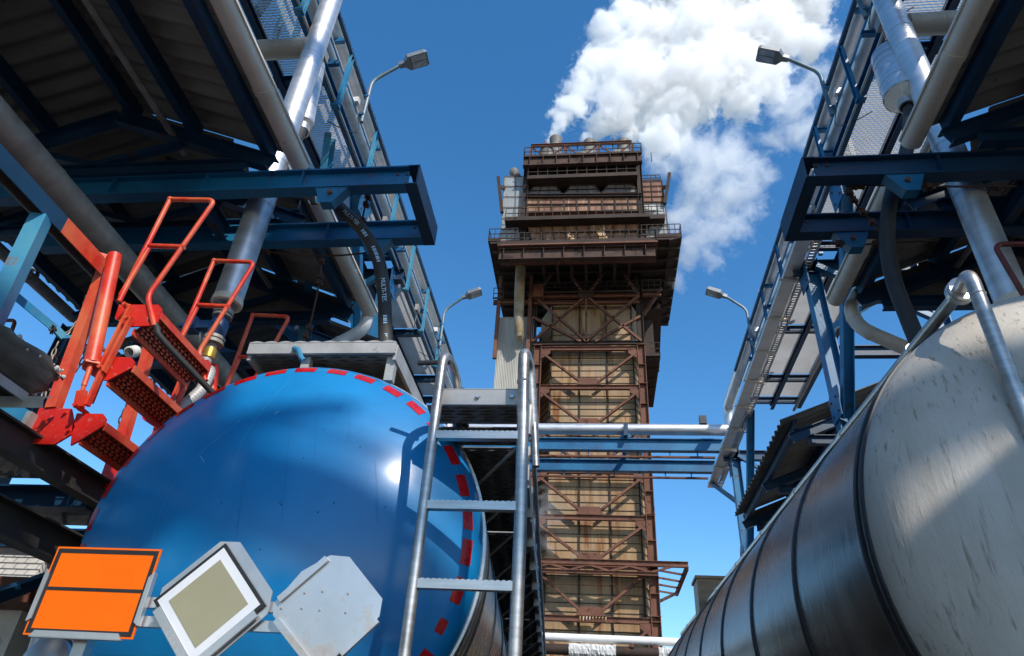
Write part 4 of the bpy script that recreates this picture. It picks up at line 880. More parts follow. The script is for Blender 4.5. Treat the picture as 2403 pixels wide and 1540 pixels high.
def guard(pts, Y): 
    b = MB(); b.tube(arc([P(x, y, Y) for x, y in pts], 0.05), 0.017, 10); b.build('guard_rail', 'reddark', pf_)
M['reddark'] = mat('old dark red paint', (0.10, 0.012, 0.010), (0.16, 0.02, 0.014), 4, rough=0.5, spots=RUST, spot_amt=0.38)
guard([(-60, 752), (37, 752), (-5, 860)], 4.6); guard([(60, 905), (92, 838), (141, 838), (95, 940)], 5.6)

# blue guard frame over the stairs
t = thing('guard_frame', 'light blue angle iron post and beam on the platform, far left', 'frame', (-3.12, 2.67, 1.5))
b = MB(); b.angle((-3.13, -1.0, 2.62), (-3.13, 2.78, 2.62), 0.11, side=1); b.build('top_beam', 'bluedark', t)
b = MB(); b.angle((-3.13, 2.78, 2.62), (-3.13, 3.26, 2.62), 0.11, side=1); b.build('beam_end', 'red', t)
b = MB()
px0, px1 = P(96, 512, 2.66), P(0, 712, 2.66); d_ = (px1 - px0); b.angle(px0, px0 + d_ * 1.9, 0.085, up=(0.3, -1, 0), side=-1); b.build('post', 'bluelight', t)
b = MB(); b.bar(P(-30, 640, 2.72), P(130, 772, 3.15), 0.006, 0.05); b.bar(P(130, 772, 3.15), P(150, 792, 3.2), 0.02, 0.045); b.bar(P(150, 792, 3.2), P(185, 790, 3.2), 0.012, 0.022); b.build('swing_bar', 'bluelight', t)
b = MB()
for k in range(7): b.tube([P(122 + 7 * cos(k * 2.1), 772 + 6 * sin(k * 2.1), 3.10 + 0.01 * k), P(126 - 8 * cos(k * 1.3), 778 + 7 * sin(k * 1.7), 3.14), P(122 + 8 * cos(k * 2.9), 770 + 8 * sin(k * 2.9), 3.1)], 0.004, 5)
b.build('wire_tie', 'rope', t)
def chain(pts, label):
    p = spline([V(q) for q in pts], 30); b = MB(); step = 0.047; acc = 0; prev = p[0]; flip = 0
    for q in p[1:]:
        acc += (q - prev).length
        if acc >= step:
            d = (q - prev).normalized(); s_ = d.cross(V((0, 1, 0)) if flip else V((0.7, 0.7, 0))).normalized(); flip ^= 1; acc = 0
            ring = [q + d * (0.027 * cos(a)) * (1.15 if abs(cos(a)) > 0.7 else 1) + s_ * (0.012 * sin(a)) for a in [2 * pi * k / 12 for k in range(12)]]
            b.tube(ring, 0.0042, 6, closed=True)
        prev = q
    return tag(b.build('chain', 'chain'), label, 'chain', 'chains by the folding stairs')
chain([P(202, 690, 3.30), P(196, 725, 3.27), P(178, 760, 3.24), P(148, 792, 3.2)], 'weathered chain rising from the blue bar to the canopy corner')
chain([P(142, 795, 3.2), P(131, 815, 3.2), P(120, 850, 3.2), P(110, 900, 3.2), P(102, 930, 3.2)], 'weathered chain hanging straight down from the blue bar')
chain([P(172, 880, 3.3), P(185, 862, 3.3), P(197, 838, 3.3), P(200, 820, 3.35)], 'short chain loop behind the red cylinder')
chain([P(340, 800, 3.95), P(333, 830, 3.95), P(330, 852, 3.95)], 'chain hanging between the two upper red treads')
chain([P(292, 955, 3.9), P(283, 985, 3.9), P(276, 1018, 3.9)], 'chain hanging below the middle red tread')

# broken trough with frayed edge on a bracket
b = MB(); vs = []; fs = []; n = 20; NY = 24
for j in range(NY + 1):
    y = 1.55 + 1.47 * j / NY
    for k in range(n + 1):
        a_ = radians(190 + 160 * k / n); rr = 0.215
        jit = (random.uniform(-0.03, 0.03) if k in (0, n) else 0) + (random.uniform(-0.05, 0.03) if j == NY else 0)
        vs.append((-3.07 + rr * cos(a_), y + (random.uniform(-0.04, 0.02) if j == NY else 0), 1.80 + rr * sin(a_) + (jit if k in (0, n) else 0)))
for j in range(NY):
    for k in range(n): q = j * (n + 1) + k; fs.append((q, q + 1, q + n + 2, q + n + 1))
b.add(vs, fs, True)
M['trough'] = mat('scorched trough', (0.035, 0.03, 0.024), (0.16, 0.145, 0.12), 3, (3, 0.6, 3), rough=0.7, spots=(0.32, 0.31, 0.29), spot_amt=0.36, spot_scale=5, spot_stretch=(3, 0.5, 3), bump=0.004)
o = b.build('drip_trough', 'trough'); md = o.modifiers.new('thickness', 'SOLIDIFY'); md.thickness = 0.012; md.offset = -1
tag(o, 'scorched half round trough with a frayed edge at the far left', 'trough')
M['frost'] = mat('frayed pale fibre', (0.36, 0.34, 0.31), (0.55, 0.53, 0.5), 30, rough=0.9)
b = MB()
for k in range(150):
    f = random.random()
    if f < 0.6: q = V((-3.07 + 0.21 * cos(radians(346)), 1.7 + 1.3 * random.random(), 1.80 + 0.21 * sin(radians(346))))
    else:
        a_ = radians(200 + 150 * random.random()); q = V((-3.07 + 0.212 * cos(a_), 3.0, 1.80 + 0.212 * sin(a_)))
    b.ball(q + V((random.gauss(0, 0.006), random.gauss(0, 0.014), random.gauss(0, 0.010))), random.uniform(0.004, 0.013), 4)
b.build('frayed_edge', 'frost', o)
t = thing('trough_bracket', 'galvanised flat bracket under the scorched trough', 'bracket', (-3.05, 2.9, 1.55))
b = MB(); b.angle((-3.6, 2.98, 1.555), (-2.84, 2.98, 1.555), 0.06, up=(0, -0.5, 1), side=1); b.angle((-2.97, 1.5, 1.57), (-2.97, 2.96, 1.57), 0.05); b.build('angle', 'zinc', t)

# the folding stairs: built at Y = 3.2 from the look of the near side, treads run 0.66 m away
def folding_stair(Y, label, hinge=True, full=True):
    t = thing('folding_stair', label, 'stairs', (P(200, 1000, 3.2) + V((0, Y - 3.2, 0))), 'folding stairs on the platform edge')
    sh = V((0, Y - 3.2, 0)); Wd = 0.66
    def q(x, y, d=0.0): return P(x, y, 3.2) + sh + V((0, d, 0))
    def plate(pts, name='side_plate', m='redbright', d=0.0, th=0.012):
        b = MB(); b.prism([q(x, y, d) for x, y in pts], (0, th, 0)); return b.build(name, m, t)
    b = MB()
    poly = [(0, 950), (43, 949), (85, 973), (48, 1038), (0, 1024), (-60, 1010), (-60, 940)]
    b.prism([q(x, y, -0.02) for x, y in poly], (0, 0.10, 0)); b.build('pivot_arm', 'bluelight', t)
    b = MB(); b.bar(q(84, 975, -0.012), q(50, 1036, -0.012), 0.035, 0.075, (0, 1, 0)); b.build('weld', 'zinc', t)
    hp_ = plate([(93, 957), (167, 959), (175, 1001), (167, 1019), (127, 1043), (61, 1041), (70, 1010)], 'hinge_plate')
    plate([(93, 957), (167, 959), (175, 1001), (167, 1019), (127, 1043), (61, 1041), (70, 1010)], 'hinge_plate', d=Wd)
    for x, y in ((154, 971), (163, 1012)):
        b = MB(); b.lathe([(0.001, 0.018), (0.010, 0.018), (0.010, 0.004), (0.014, 0.004), (0.014, 0)], q(x, y, 0), (0, -1, 0), 6); b.build('bolt', 'redbright', hp_)
    treads = (([(180, 970), (241, 971), (249, 983), (244, 998), (184, 1035), (165, 1045), (170, 1000)], (186, 1032), (243, 999)),
              ([(192, 853), (213, 835), (307, 839), (316, 849), (309, 863), (252, 893), (228, 890), (192, 866)], (250, 894), (310, 863)),
              ([(279, 715), (372, 715), (380, 725), (365, 764), (301, 766), (269, 747)], (310, 776), (374, 738)))
    for pts, a_, c_ in treads:
        plate(pts); plate(pts, d=Wd - 0.012)
        A, C = q(*a_, 0.012), q(*c_, 0.012); u = V((0, Wd - 0.024, 0)); v = C - A
        b = MB(); nn = u.cross(v).normalized(); nn = nn if nn.z < 0 else -nn
        l_ = MB(); tread_plate(b, l_, A, u, v, nn, cu=0.046, cv=0.0195, depth=0.009, lens=0.85)
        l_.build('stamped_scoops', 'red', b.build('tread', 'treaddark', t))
        for E in (A, C):
            b = MB(); b.bar(E, E + u, 0.012, 0.045, (0, 0, 1)); b.build('nosing', 'red', t)
    for (xa, ya), (xb, yb), dd in (((312, 722), (240, 868), -0.02), ((316, 752), (250, 880), -0.03), ((246, 878), (212, 958), -0.03), ((235, 850), (200, 935), 0.05)):
        for off in (dd, Wd + 0.02):
            b = MB(); b.bar(q(xa, ya, off), q(xb, yb, off), 0.018, 0.034, (0, 1, 0)); b.build('link', 'red', t)
    for x, y in ((304, 726), (309, 757), (247, 872), (198, 965)):
        b = MB(); b.lathe([(0.001, 0.03), (0.012, 0.03), (0.012, 0.006), (0.018, 0.006), (0.018, -0.01)], q(x, y, -0.035), (0, -1, 0), 8); b.build('pivot_pin', 'red', t)
    # balance cylinder and its post
    b = MB(); A, C = q(282, 614, -0.06), q(229, 866, -0.06); b.tube([A, C], 0.042, 24); b.build('spring_cylinder', 'red', t)
    b = MB(); d_ = (C - A).normalized(); b.lathe([(0.02, 0), (0.05, 0.0), (0.05, 0.012), (0.02, 0.012)], C, d_, 4); b.tube([C, q(212, 918, -0.06)], 0.015, 12); b.tube([q(212, 918, -0.06), q(206, 938, -0.06)], 0.012, 8)
    b.bar(q(208, 930, -0.06), q(198, 966, -0.05), 0.05, 0.03, (0, 1, 0)); b.tube([q(198, 966, -0.09), q(198, 966, 0.03)], 0.013, 8); b.build('piston_rod', 'red', t)
    b = MB(); b.bar(q(243, 622, 0.02), q(119, 957, 0.02), 0.062, 0.06, (0, 1, 0)); b.bar(q(237, 614, 0.02), q(252, 614, -0.06), 0.05, 0.04); b.build('post', 'red', t)
    b = MB(); b.bar(q(243, 622, Wd), q(119, 957, Wd), 0.062, 0.06, (0, 1, 0)); b.build('post', 'red', t)
    b = MB(); b.tube([q(196, 805, 0.03), q(224, 803, 0.0), q(232, 780, 0.03)], 0.010, 8); b.build('stop_bar', 'rubber', t)
    # handrails on both sides
    for d in (0.0, Wd):
        b = MB()
        b.tube(arc([q(362, 766, d), q(346, 696, d), q(505, 470, d), q(399, 468, d)], 0.055, 8), 0.0165, 12)
        b.tube([q(399, 468, d), q(279, 708, d)], 0.0165, 12); b.tube([q(348, 584, d), q(283, 694, d)], 0.0165, 12); b.tube([q(349, 577, d), q(433, 580, d)], 0.0165, 12)
        b.ball(q(399, 468, d), 0.021, 6); b.build('handrail', 'red', t)
    b = MB(); b.tube(spline([q(352, 748, 0.01), q(366, 768, 0.01), q(374, 790, 0.04), q(430, 850, 0.30), q(482, 902, 0.55), q(480, 884, 0.60)], 6), 0.019, 12); b.build('padded_rail', 'rubber', t)
    return t
folding_stair(3.20, 'nearest red folding stair with three perforated treads, raised beside the blue tank')
folding_stair(4.58, 'second red folding stair, mostly hidden behind the nearest one')

# hose coupling, wall and lamp pieces at the far left
t = thing('hose_end', 'short dark hose with a white cam coupling between the red treads', 'hose', tuple(P(310, 825, 4.2)))
b = MB(); b.tube([P(335, 822, 4.3), P(318, 824, 4.2)], 0.030, 12); b.build('hose', 'rubber', t)
b = MB(); b.lathe([(0.030, 0), (0.045, 0.0), (0.045, 0.03), (0.038, 0.035), (0.045, 0.04), (0.045, 0.08), (0.034, 0.085)], P(318, 824, 4.2), P(295, 828, 4.1) - P(318, 824, 4.2), 16); b.build('coupling', 'white', t)
t = thing('retaining_wall', 'whitewashed concrete wall end below the platform, far left', 'wall', (-4.8, 5.2, GZ))
b = MB(); b.box((-4.75, 6.4, 0.0), (1.5, 3.2, 2.7)); b.build('wall', 'concrete', t)
b = MB(); b.box((-4.6, 6.2, 0.94), (1.7, 3.4, 0.16)); b.build('coping', 'rust', t)
# big pipes under the canopy
for x, z, r, y1, lb in ((-3.98, 3.58, 0.115, 8.5, 'long grey pipe hung under the nearest left canopy'), (-4.30, 3.62, 0.10, 8.5, 'dark dusty pipe beside the long grey pipe under the left canopy')):
    long_pipe([(x, -4, z), (x, y1, z)], r, 'dullpipe' if x > -4.2 else 'rustdark', lb, group='pipes under the left canopy')
long_pipe([(3.98, -4, 3.58), (3.98, 8.5, 3.58)], 0.115, 'dullpipe', 'long grey pipe hung under the nearest right canopy')
# rear handrail on the right platform
b = MB(); b.tube(arc([P(2500, 735, 3.3), P(2398, 572, 3.3), P(2400, 572, 3.3), P(2440, 572, 3.3)], 0.05), 0.016, 10)
b = MB(); b.tube(arc([P(2520, 570, 3.6), P(2332, 574, 3.6), P(2430, 740, 3.6)], 0.06), 0.017, 10); tag(b.build('handrail', 'reddark'), 'dark red bent handrail in front of the right loading pipe', 'handrail')
t = thing('loading_platform', 'dark steel loading platform on the right, hidden behind the white tank end', 'platform', (4.4, 4, GZ))
b = MB(); b.box((4.4, 4.5, 1.42), (2.6, 15, 0.05)); b.build('deck', 'rustdark', t)
for y in (-1.0, 3.5, 8.0, 11.5):
    for x in (3.4, 5.4):
        b = MB(); b.ibeam((x, y, GZ), (x, y, 1.39), 0.16, 0.16, up=(1, 0, 0)); b.build('column', 'bluedark', t)
# tail lamp bracket and round reflector of the blue truck
b = MB(); b.tube([P(60, 1600, 2.75), P(128, 1385, 2.75)], 0.028, 12); b.build('mudguard_stay', 'zinc', tl)
b = MB(); b.prism([P(x, y, 2.8) for x, y in ((128, 1318), (165, 1312), (160, 1400), (84, 1412), (88, 1395))], (0, 0.03, 0)); b.build('tail_bracket', 'black', tl)
b = MB(); b.lathe([(0.001, 0.02), (0.06, 0.018), (0.095, 0.0), (0.095, -0.03)], P(100, 1555, 2.7), (0, -1, 0.1), 28); b.build('round_marker', 'alsheet', tl)

# ------------------------------------------------------------------ the process tower
def W(x, y, d=0.0): return P(x, y, 40 + d)
tw = thing('process_tower', 'tall rusty brown process tower with vents on its head, in the middle distance', 'tower', (-0.3, 44, GZ))
YF, YW = 40.0, 40.62
XL, XR = -3.68, 3.20
lev = [GZ + 0.2, 2.1, 4.98, 7.86, 10.75, 13.4, 16.25, 19.1, 22.0, 24.95]
b = MB(); b.prism([(-2.79, YW, GZ), (2.69, YW, GZ), (3.5, 42.6, GZ), (3.5, 48, GZ), (-3.75, 48, GZ), (-3.75, 42.6, GZ)], (0, 0, 30.5)); b.build('cladding', 'clad', tw)
for i in range(58):
    z = GZ + 0.6 + i * 0.478
    if z > 28.4: break
    b = MB()
    b.bar((-2.79, YW - 0.02, z), (2.69, YW - 0.02, z), 0.03, 0.04); b.bar((2.70, YW - 0.02, z), (3.52, 42.57, z), 0.03, 0.04); b.bar((-2.80, YW - 0.02, z), (-3.77, 42.57, z), 0.03, 0.04)
    b.build('sheeting_rail', 'rustdark', tw)
for x in (-2.80, -0.88, 0.95, 2.70):
    b = MB(); b.bar((x, YW - 0.075, GZ), (x, YW - 0.075, 29), 0.09, 0.09, (0, 1, 0)); b.build('mullion', 'rustdark', tw)
for x in (3.52,):
    b = MB(); b.bar((x, 42.5, GZ), (x, 42.5, 29), 0.09, 0.09, (0, 1, 0)); b.build('mullion', 'rustdark', tw)
for y in (YF, 47.5):
    for x in (XL, XR):
        b = MB(); b.ibeam((x, y, GZ), (x, y, 25.1), 0.52, 0.46, up=(1, 0, 0), t=0.04)
        for z in lev[1:]: b.bar((x, y, z + 0.22), (x, y, z + 0.25), 0.50, 0.56, (1, 0, 0))
        for i in range(17): b.bar((x, y, 0.6 + i * 1.44), (x, y, 0.64 + i * 1.44), 0.42, 0.48, (1, 0, 0))
        b.build('column', 'rust', tw)
        b = MB(); b.ibeam((x + (-0.42 if x < 0 else 0.06), y + 0.3, 24.6), (x + (-0.42 if x < 0 else 0.06), y + 0.3, 31.5), 0.44, 0.4, up=(1, 0, 0), t=0.04); b.build('upper_column', 'rustdark', tw)
for i, z in enumerate(lev[1:]):
    for y in (YF - 0.05, 47.6):
        b = MB(); b.ibeam((XL + 0.2, y, z), (XR - 0.2, y, z), 0.30, 0.22, t=0.03); b.build('beam', 'rust', tw)
    for x in (XL, XR):
        b = MB(); b.ibeam((x, YF + 0.25, z), (x, 47.25, z), 0.30, 0.24, t=0.03); b.build('beam', 'rust', tw)
    if i >= 0:
        z0, z1 = z + 0.25, (lev[i + 2] if i + 2 < len(lev) else z + 3.0) - 0.35
        if i + 2 < len(lev):
            for sg, x in ((-1, XL + 0.30), (1, XR - 0.30)):
                b = MB(); b.chan((-0.24 + sg * 0.55, YF - 0.06, z0 + 0.15), (x, YF - 0.06, z1), 0.24, 0.14, up=(0, 1, 0), side=sg); b.build('brace', 'rust', tw)
                b = MB(); b.bar((XR if sg > 0 else XL, 43.8, z0), (XR if sg > 0 else XL, YF + 0.4, z1), 0.16, 0.2); b.build('brace', 'rust', tw)
                b = MB(); b.bar((XR if sg > 0 else XL, 43.8, z0), (XR if sg > 0 else XL, 47.1, z1), 0.16, 0.2); b.build('brace', 'rust', tw)
                b = MB(); b.prism([(x + sg * 0.1, YF - 0.16, z1 + 0.22), (x - sg * 0.55, YF - 0.16, z1 + 0.22), (x - sg * 0.55, YF - 0.16, z1 - 0.05), (x + sg * 0.1, YF - 0.16, z1 - 0.5)], (0, 0.03, 0)); b.build('gusset', 'rust', tw)
            b = MB(); b.prism([(-1.05, YF - 0.20, z + 0.15), (0.55, YF - 0.20, z + 0.15), (0.28, YF - 0.20, z + 0.62), (-0.78, YF - 0.20, z + 0.62)], (0, 0.03, 0)); b.build('gusset', 'rust', tw)
# extra beam and frost marks at some levels
b = MB(); b.ibeam((XL - 0.4, YF, 25.42), (XR + 0.2, YF, 25.42), 0.26, 0.2, t=0.03); b.build('beam', 'rustdark', tw)
b = MB()
for k in range(9): b.prism([(-0.85 + k * 0.17, YF - 0.215, 7.95), (-0.75 + k * 0.17, YF - 0.215, 7.98), (-0.80 + k * 0.17, YF - 0.215, 7.98 - 0.12 - 0.14 * random.random())], (0, 0.006, 0))
b.build('paint_run', 'crust', tw)
# upper truss
T0, T1, T2 = 25.5, 29.3, 32.2
xl, xm, xr_ = XL - 0.42, -0.42, XR + 0.06
for a_, b_ in (((xl, T1), (-2.4, T2)), ((-2.1, T2), (xm, T1)), ((xm, T1), (1.4, T2)), ((1.8, T2), (xr_, T1)), ((xm, T1), (xl, T0)), ((xl, T1), (xm, T0)), ((xm, T1), (xr_, T0)), ((xr_, T1), (xm, T0)), ((xm, T1), (xm, T0)), ((xl, 27.5), (-0.8, T0)), ((xr_, 27.5), (0.2, T0))):
    b = MB(); b.bar((a_[0], YF - 0.1, a_[1]), (b_[0], YF - 0.1, b_[1]), 0.16, 0.2, (0, 1, 0)); b.build('truss_member', 'rust', tw)
for z in (T1 + 0.05, T1 - 0.5):
    b = MB(); b.ibeam((xl, YF, z), (xr_, YF, z), 0.26, 0.22, t=0.03); b.build('beam', 'rust', tw)
b = MB(); b.box((xm, YF - 0.22, T1 + 0.1), (1.1, 0.04, 0.6)); b.build('gusset', 'rustdark', tw)
b = MB(); b.box((xl + 0.3, YF - 0.3, T1 + 0.25), (0.75, 0.5, 1.1)); b.build('switch_box', 'rust', tw)
for k in range(7):
    b = MB(); b.ibeam((-3.4 + k * 1.0, 37.0, 30.9 - 0.0), (-3.4 + k * 1.0, 40.5, 30.9), 0.35, 0.2, t=0.03); b.build('deck_joist', 'girder', tw)
for z, x0_, x1_ in ((T1 - 0.45, -7.0, -4.4), (T1 + 0.05, 3.5, 4.8)):
    b = MB(); b.ibeam((x0_, YF - 0.1, z), (x1_, YF - 0.1, z), 0.3, 0.25, t=0.03); b.build('outrigger', 'rust', tw)
def rail(p0, p1, n, h=1.0, name='railing', m='rustdark', w_=0.045):
    p0, p1 = V(p0), V(p1); b = MB(); up = V((0, 0, 1))
    for f in (1.0, 0.52): b.bar(p0 + up * h * f, p1 + up * h * f, w_, w_)
    b.bar(p0 + up * 0.10, p1 + up * 0.10, 0.02, 0.16)
    for k in range(n + 1):
        q = p0.lerp(p1, k / n); b.bar(q, q + up * (h - w_ / 2), w_, w_, (0, 1, 0))
    return b.build(name, m, tw)
rail((-7.0, YF - 0.3, T1 - 0.3), (-6.3, YF - 0.3, T1 - 0.3), 2); rail((3.5, YF - 0.3, T1 + 0.2), (4.8, YF - 0.3, T1 + 0.2), 3); rail((xl, YF - 0.3, T1 + 0.15), (xr_, YF - 0.3, T1 + 0.15), 10)
# left shaft and wrapped pipe
b = MB(); b.corr((-6.55, 40.3, GZ), (0, 0, 29.2), (2.5, 0, 0), 22, 0.035, 6, 0.02); b.box((-5.3, 42.2, GZ + 14.5), (2.48, 3.6, 29.1)); b.build('corrugated_shaft', 'cladgrey', tw)
b = MB(); b.tube([(-5.05, 38.9, 31.2), (-5.05, 38.9, 29.0), (-4.98, 39.0, 26.6), (-4.9, 39.3, 25.6), (-4.9, 39.6, 25.4)], [0.38, 0.36, 0.33, 0.31, 0.20], 16); b.build('wrapped_pipe', 'oldwrap', tw)
for x in (-6.6, -4.35):
    b = MB(); b.bar((x, 39.9, 24.2), (x, 39.9, 31.2), 0.25, 0.25, (0, 1, 0)); b.build('hanger_post', 'rust', tw)
# overhanging deck of the head
ZD = 31.45
b = MB(); b.box((-0.5, 41.6, ZD + 0.1), (13.0, 10.2, 0.2)); b.build('head_deck', 'rustdark', tw)
for k in range(9):
    b = MB(); b.ibeam((-6.9 + 0.05, 37.2 + k * 1.15, ZD - 0.18), (5.95, 37.2 + k * 1.15, ZD - 0.18), 0.3, 0.2, t=0.03); b.build('deck_joist', 'rustdark', tw)
b = MB(); b.ibeam((-6.25, 36.2, 30.1), (4.18, 36.2, 30.1), 0.95, 0.45, t=0.05)
for k in range(8): b.bar((-5.9 + k * 1.35, 36.02, 29.7), (-5.9 + k * 1.35, 36.02, 30.55), 0.03, 0.2, (0, 1, 0))
b.build('main_girder', 'girder', tw)
b = MB(); b.box((-1.0, 36.9, 30.72), (10.7, 2.2, 0.12)); b.build('walkway', 'rust', tw)
for k in range(9):
    b = MB(); b.bar((-5.9 + k * 1.22, 36.45, 30.0), (-5.9 + k * 1.22, 38.6, 31.2), 0.12, 0.2); b.build('knee_brace', 'girder', tw)
rail((-6.3, 35.85, 30.78), (4.25, 35.85, 30.78), 18); rail((4.25, 35.85, 30.78), (4.25, 37.8, 30.78), 3)
# raised side walkways with their rails
for x0_, x1_ in ((-7.15, -6.3), (4.3, 6.05)):
    b = MB(); b.box(((x0_ + x1_) / 2, 41.4, ZD + 0.25), (x1_ - x0_, 9.9, 0.12)); b.build('side_walkway', 'rustdark', tw)
b = MB(); b.prism([(5.2, 36.4, ZD - 0.1), (6.05, 36.4, ZD + 0.2), (6.05, 46.4, ZD + 0.2), (5.2, 46.4, ZD - 0.1)], (0, 0, -0.08)); b.build('soffit', 'rustdark', tw)
rail((-7.1, 36.45, ZD + 0.3), (-5.1, 36.45, ZD + 0.3), 5); rail((-7.12, 36.45, ZD + 0.3), (-7.12, 46.3, ZD + 0.3), 8)
rail((3.4, 36.45, ZD + 0.3), (6.0, 36.45, ZD + 0.3), 7); rail((6.02, 36.45, ZD + 0.3), (6.02, 46.3, ZD + 0.3), 8)
for k in range(4):
    b = MB(); b.bar((3.6, YF + 1.4 + k * 2.0, 28.6), (5.0, YF + 1.4 + k * 2.0, 31.0), 0.2, 0.24, (0, 1, 0)); b.build('knee_brace', 'rust', tw)
b = MB(); b.prism([(3.8, 42.0, 29.6), (5.0, 42.0, 29.6), (5.0, 46.6, 27.0), (3.8, 46.6, 27.0)], (0, 0.2, 0.2)); b.build('soffit', 'rustdark', tw)
b = MB(); b.box((3.95, 45.0, 28.3), (0.85, 4.5, 6.2)); b.build('rear_duct', 'rustdark', tw)
def face(px, ds, th, m, name='panel'):
    b = MB(); b.prism([P(x, y, 40 + d) for (x, y), d in zip(px, ds)], (0, th, 0)); return b.build(name, m, tw)
def gridbars(px, ds, nu, nv, w_=0.09, name='panel_frame', m='rustdark', out=-0.05):
    q = [P(x, y, 40 + d) + V((0, out, 0)) for (x, y), d in zip(px, ds)]     # tl, tr, br, bl
    for i in range(nu + 1):
        f = i / nu; b = MB(); b.bar(q[0].lerp(q[1], f), q[3].lerp(q[2], f), w_, w_ * 0.9, (0, 1, 0)); b.build(name, m, tw)
    for j in range(nv + 1):
        f = j / nv; b = MB(); b.bar(q[0].lerp(q[3], f) + V((0, -0.012, 0)), q[1].lerp(q[2], f) + V((0, -0.012, 0)), w_, w_ * 0.9); b.build(name, m, tw)
# head: lower panel band, upper panel band, hoppers
pxC = [(1236, 524), (1500, 521), (1494, 568), (1249, 570)]; dC = (-2.9, -2.9, -2.5, -2.5)
face(pxC, dC, 1.0, 'headpanel'); gridbars(pxC, dC, 9, 2)
pxB = [(1235, 464), (1504, 462), (1505, 497), (1236, 499)]; dB = (-2.6, -2.6, -2.6, -2.6)
face(pxB, dB, 1.0, 'headpanel'); gridbars(pxB, dB, 9, 2)
b = MB(); b.box((-0.6, 41.7, 34.1), (8.6, 7.9, 5.2)); b.build('head_core', 'rustdark', tw)
b = MB(); b.box((-0.6, 42.6, 38.0), (8.6, 6.0, 2.6)); b.build('head_core', 'rustdark', tw)
for pts, sh in ((((1262, 427), (1297, 427), (1320, 458), (1235, 460)), 0), (((1346, 426), (1389, 425), (1409, 455), (1325, 457)), 1), (((1434, 424), (1474, 423), (1502, 453), (1413, 454)), 2)):
    d = (-2.45, -2.45, -2.5, -2.5); face(pts, d, 0.06, 'hopper', 'hopper'); gridbars(pts, d, 3, 3, 0.06)
b = MB(); q0, q1 = W(1233, 461, -2.7), W(1506, 459, -2.7); b.ibeam(q0, q1, 0.28, 0.25, t=0.03); b.build('beam', 'rustdark', tw)
# corner fillers that close the head's front
# crust of leaked product
for x, y, r in ((1336, 556, 0.22), (1345, 562, 0.2), (1341, 566, 0.16), (1411, 548, 0.34), (1416, 556, 0.30), (1408, 563, 0.24), (1414, 538, 0.16), (1412, 530, 0.12)):
    b = MB(); c = W(x, y, -2.85)
    for k in range(14): b.ball(c + V((random.gauss(0, r * 0.55), random.uniform(-0.06, 0.06), random.gauss(0, r * 0.6))), r * random.uniform(0.14, 0.36), 5, (1, 0.45, random.uniform(0.9, 1.8)))
    b.build('crust', 'crust', tw)
# middle catwalk and upper catwalk
def catwalk(xa, xb, y, d, depth, n, hh=1.0, m='rust'):
    a, c = W(xa, y, d), W(xb, y, d); c = V((c.x, c.y, a.z)); b = MB()
    b.box(((a.x + c.x) / 2, a.y + depth / 2, a.z), (c.x - a.x, depth, 0.14)); b.bar(V((a.x, a.y, a.z + 0.06)), V((c.x, c.y, c.z + 0.06)), 0.05, 0.30); b.build('catwalk', 'rustdark', tw)
    rail(a + V((0.05, 0, 0.08)), c + V((-0.05, 0, 0.08)), n, hh)
catwalk(1214, 1526, 515, -3.6, 1.4, 15)
catwalk(1184, 1240, 516, -3.1, 1.0, 3)
catwalk(1500, 1561, 512, -3.1, 1.0, 4)
catwalk(1237, 1497, 418, -3.3, 1.2, 11)
a, c = W(1228, 382, -3.4), W(1507, 379, -3.4)
b = MB(); b.ibeam((a.x, a.y, a.z), (c.x, a.y, a.z), 0.95, 0.4, t=0.05)
for k in range(10): b.bar((a.x + 0.5 + k * 1.0, a.y - 0.1, a.z - 0.42), (a.x + 0.5 + k * 1.0, a.y - 0.1, a.z + 0.42), 0.04, 0.2, (0, 1, 0))
b.build('main_girder', 'girder', tw)
ZT = a.z + 0.5
b = MB(); b.box(((a.x + c.x) / 2, 41.5, ZT), (c.x - a.x, 9.6, 0.12)); b.build('head_deck', 'rustdark', tw)
for k in range(6):
    b = MB(); b.ibeam((a.x, 37.6 + k * 1.5, ZT - 0.3), (c.x, 37.6 + k * 1.5, ZT - 0.3), 0.4, 0.3, t=0.03); b.build('deck_joist', 'rustdark', tw)
rail((a.x, a.y - 0.05, ZT + 0.08), (c.x, a.y - 0.05, ZT + 0.08), 10); rail((a.x, a.y, ZT + 0.08), (a.x, 46, ZT + 0.08), 6); rail((c.x, a.y, ZT + 0.08), (c.x, 46, ZT + 0.08), 6)
for x in (a.x + 0.2, c.x - 0.2):
    for y in (37.4, 45.5):
        b = MB(); b.ibeam((x, y, ZD), (x, y, ZT), 0.4, 0.35, up=(1, 0, 0), t=0.03); b.build('upper_column', 'rustdark', tw)
for k, (px, top) in enumerate(((1282, 347), (1366, 361), (1449, 357))):
    base = W(px, 402, -1.6); rr = 0.60
    b = MB(); zt = W(px, top, -1.6).z
    b.lathe([(rr * 0.9, -0.6), (rr * 1.05, -0.4), (rr * 1.05, 0.55)], base, (0, 0, 1), 28, True); b.build('cyclone', 'vessel', tw)
    b = MB(); dome = [(rr, ZT - base.z), (rr, zt - base.z - 0.50)] + [(rr * cos(q * pi / 20), zt - base.z - 0.50 + 0.5 * sin(q * pi / 20)) for q in range(1, 10)] + [(0.01, zt - base.z)]
    b.lathe(dome, base, (0, 0, 1), 28); b.build('vessel', 'vessel', tw)
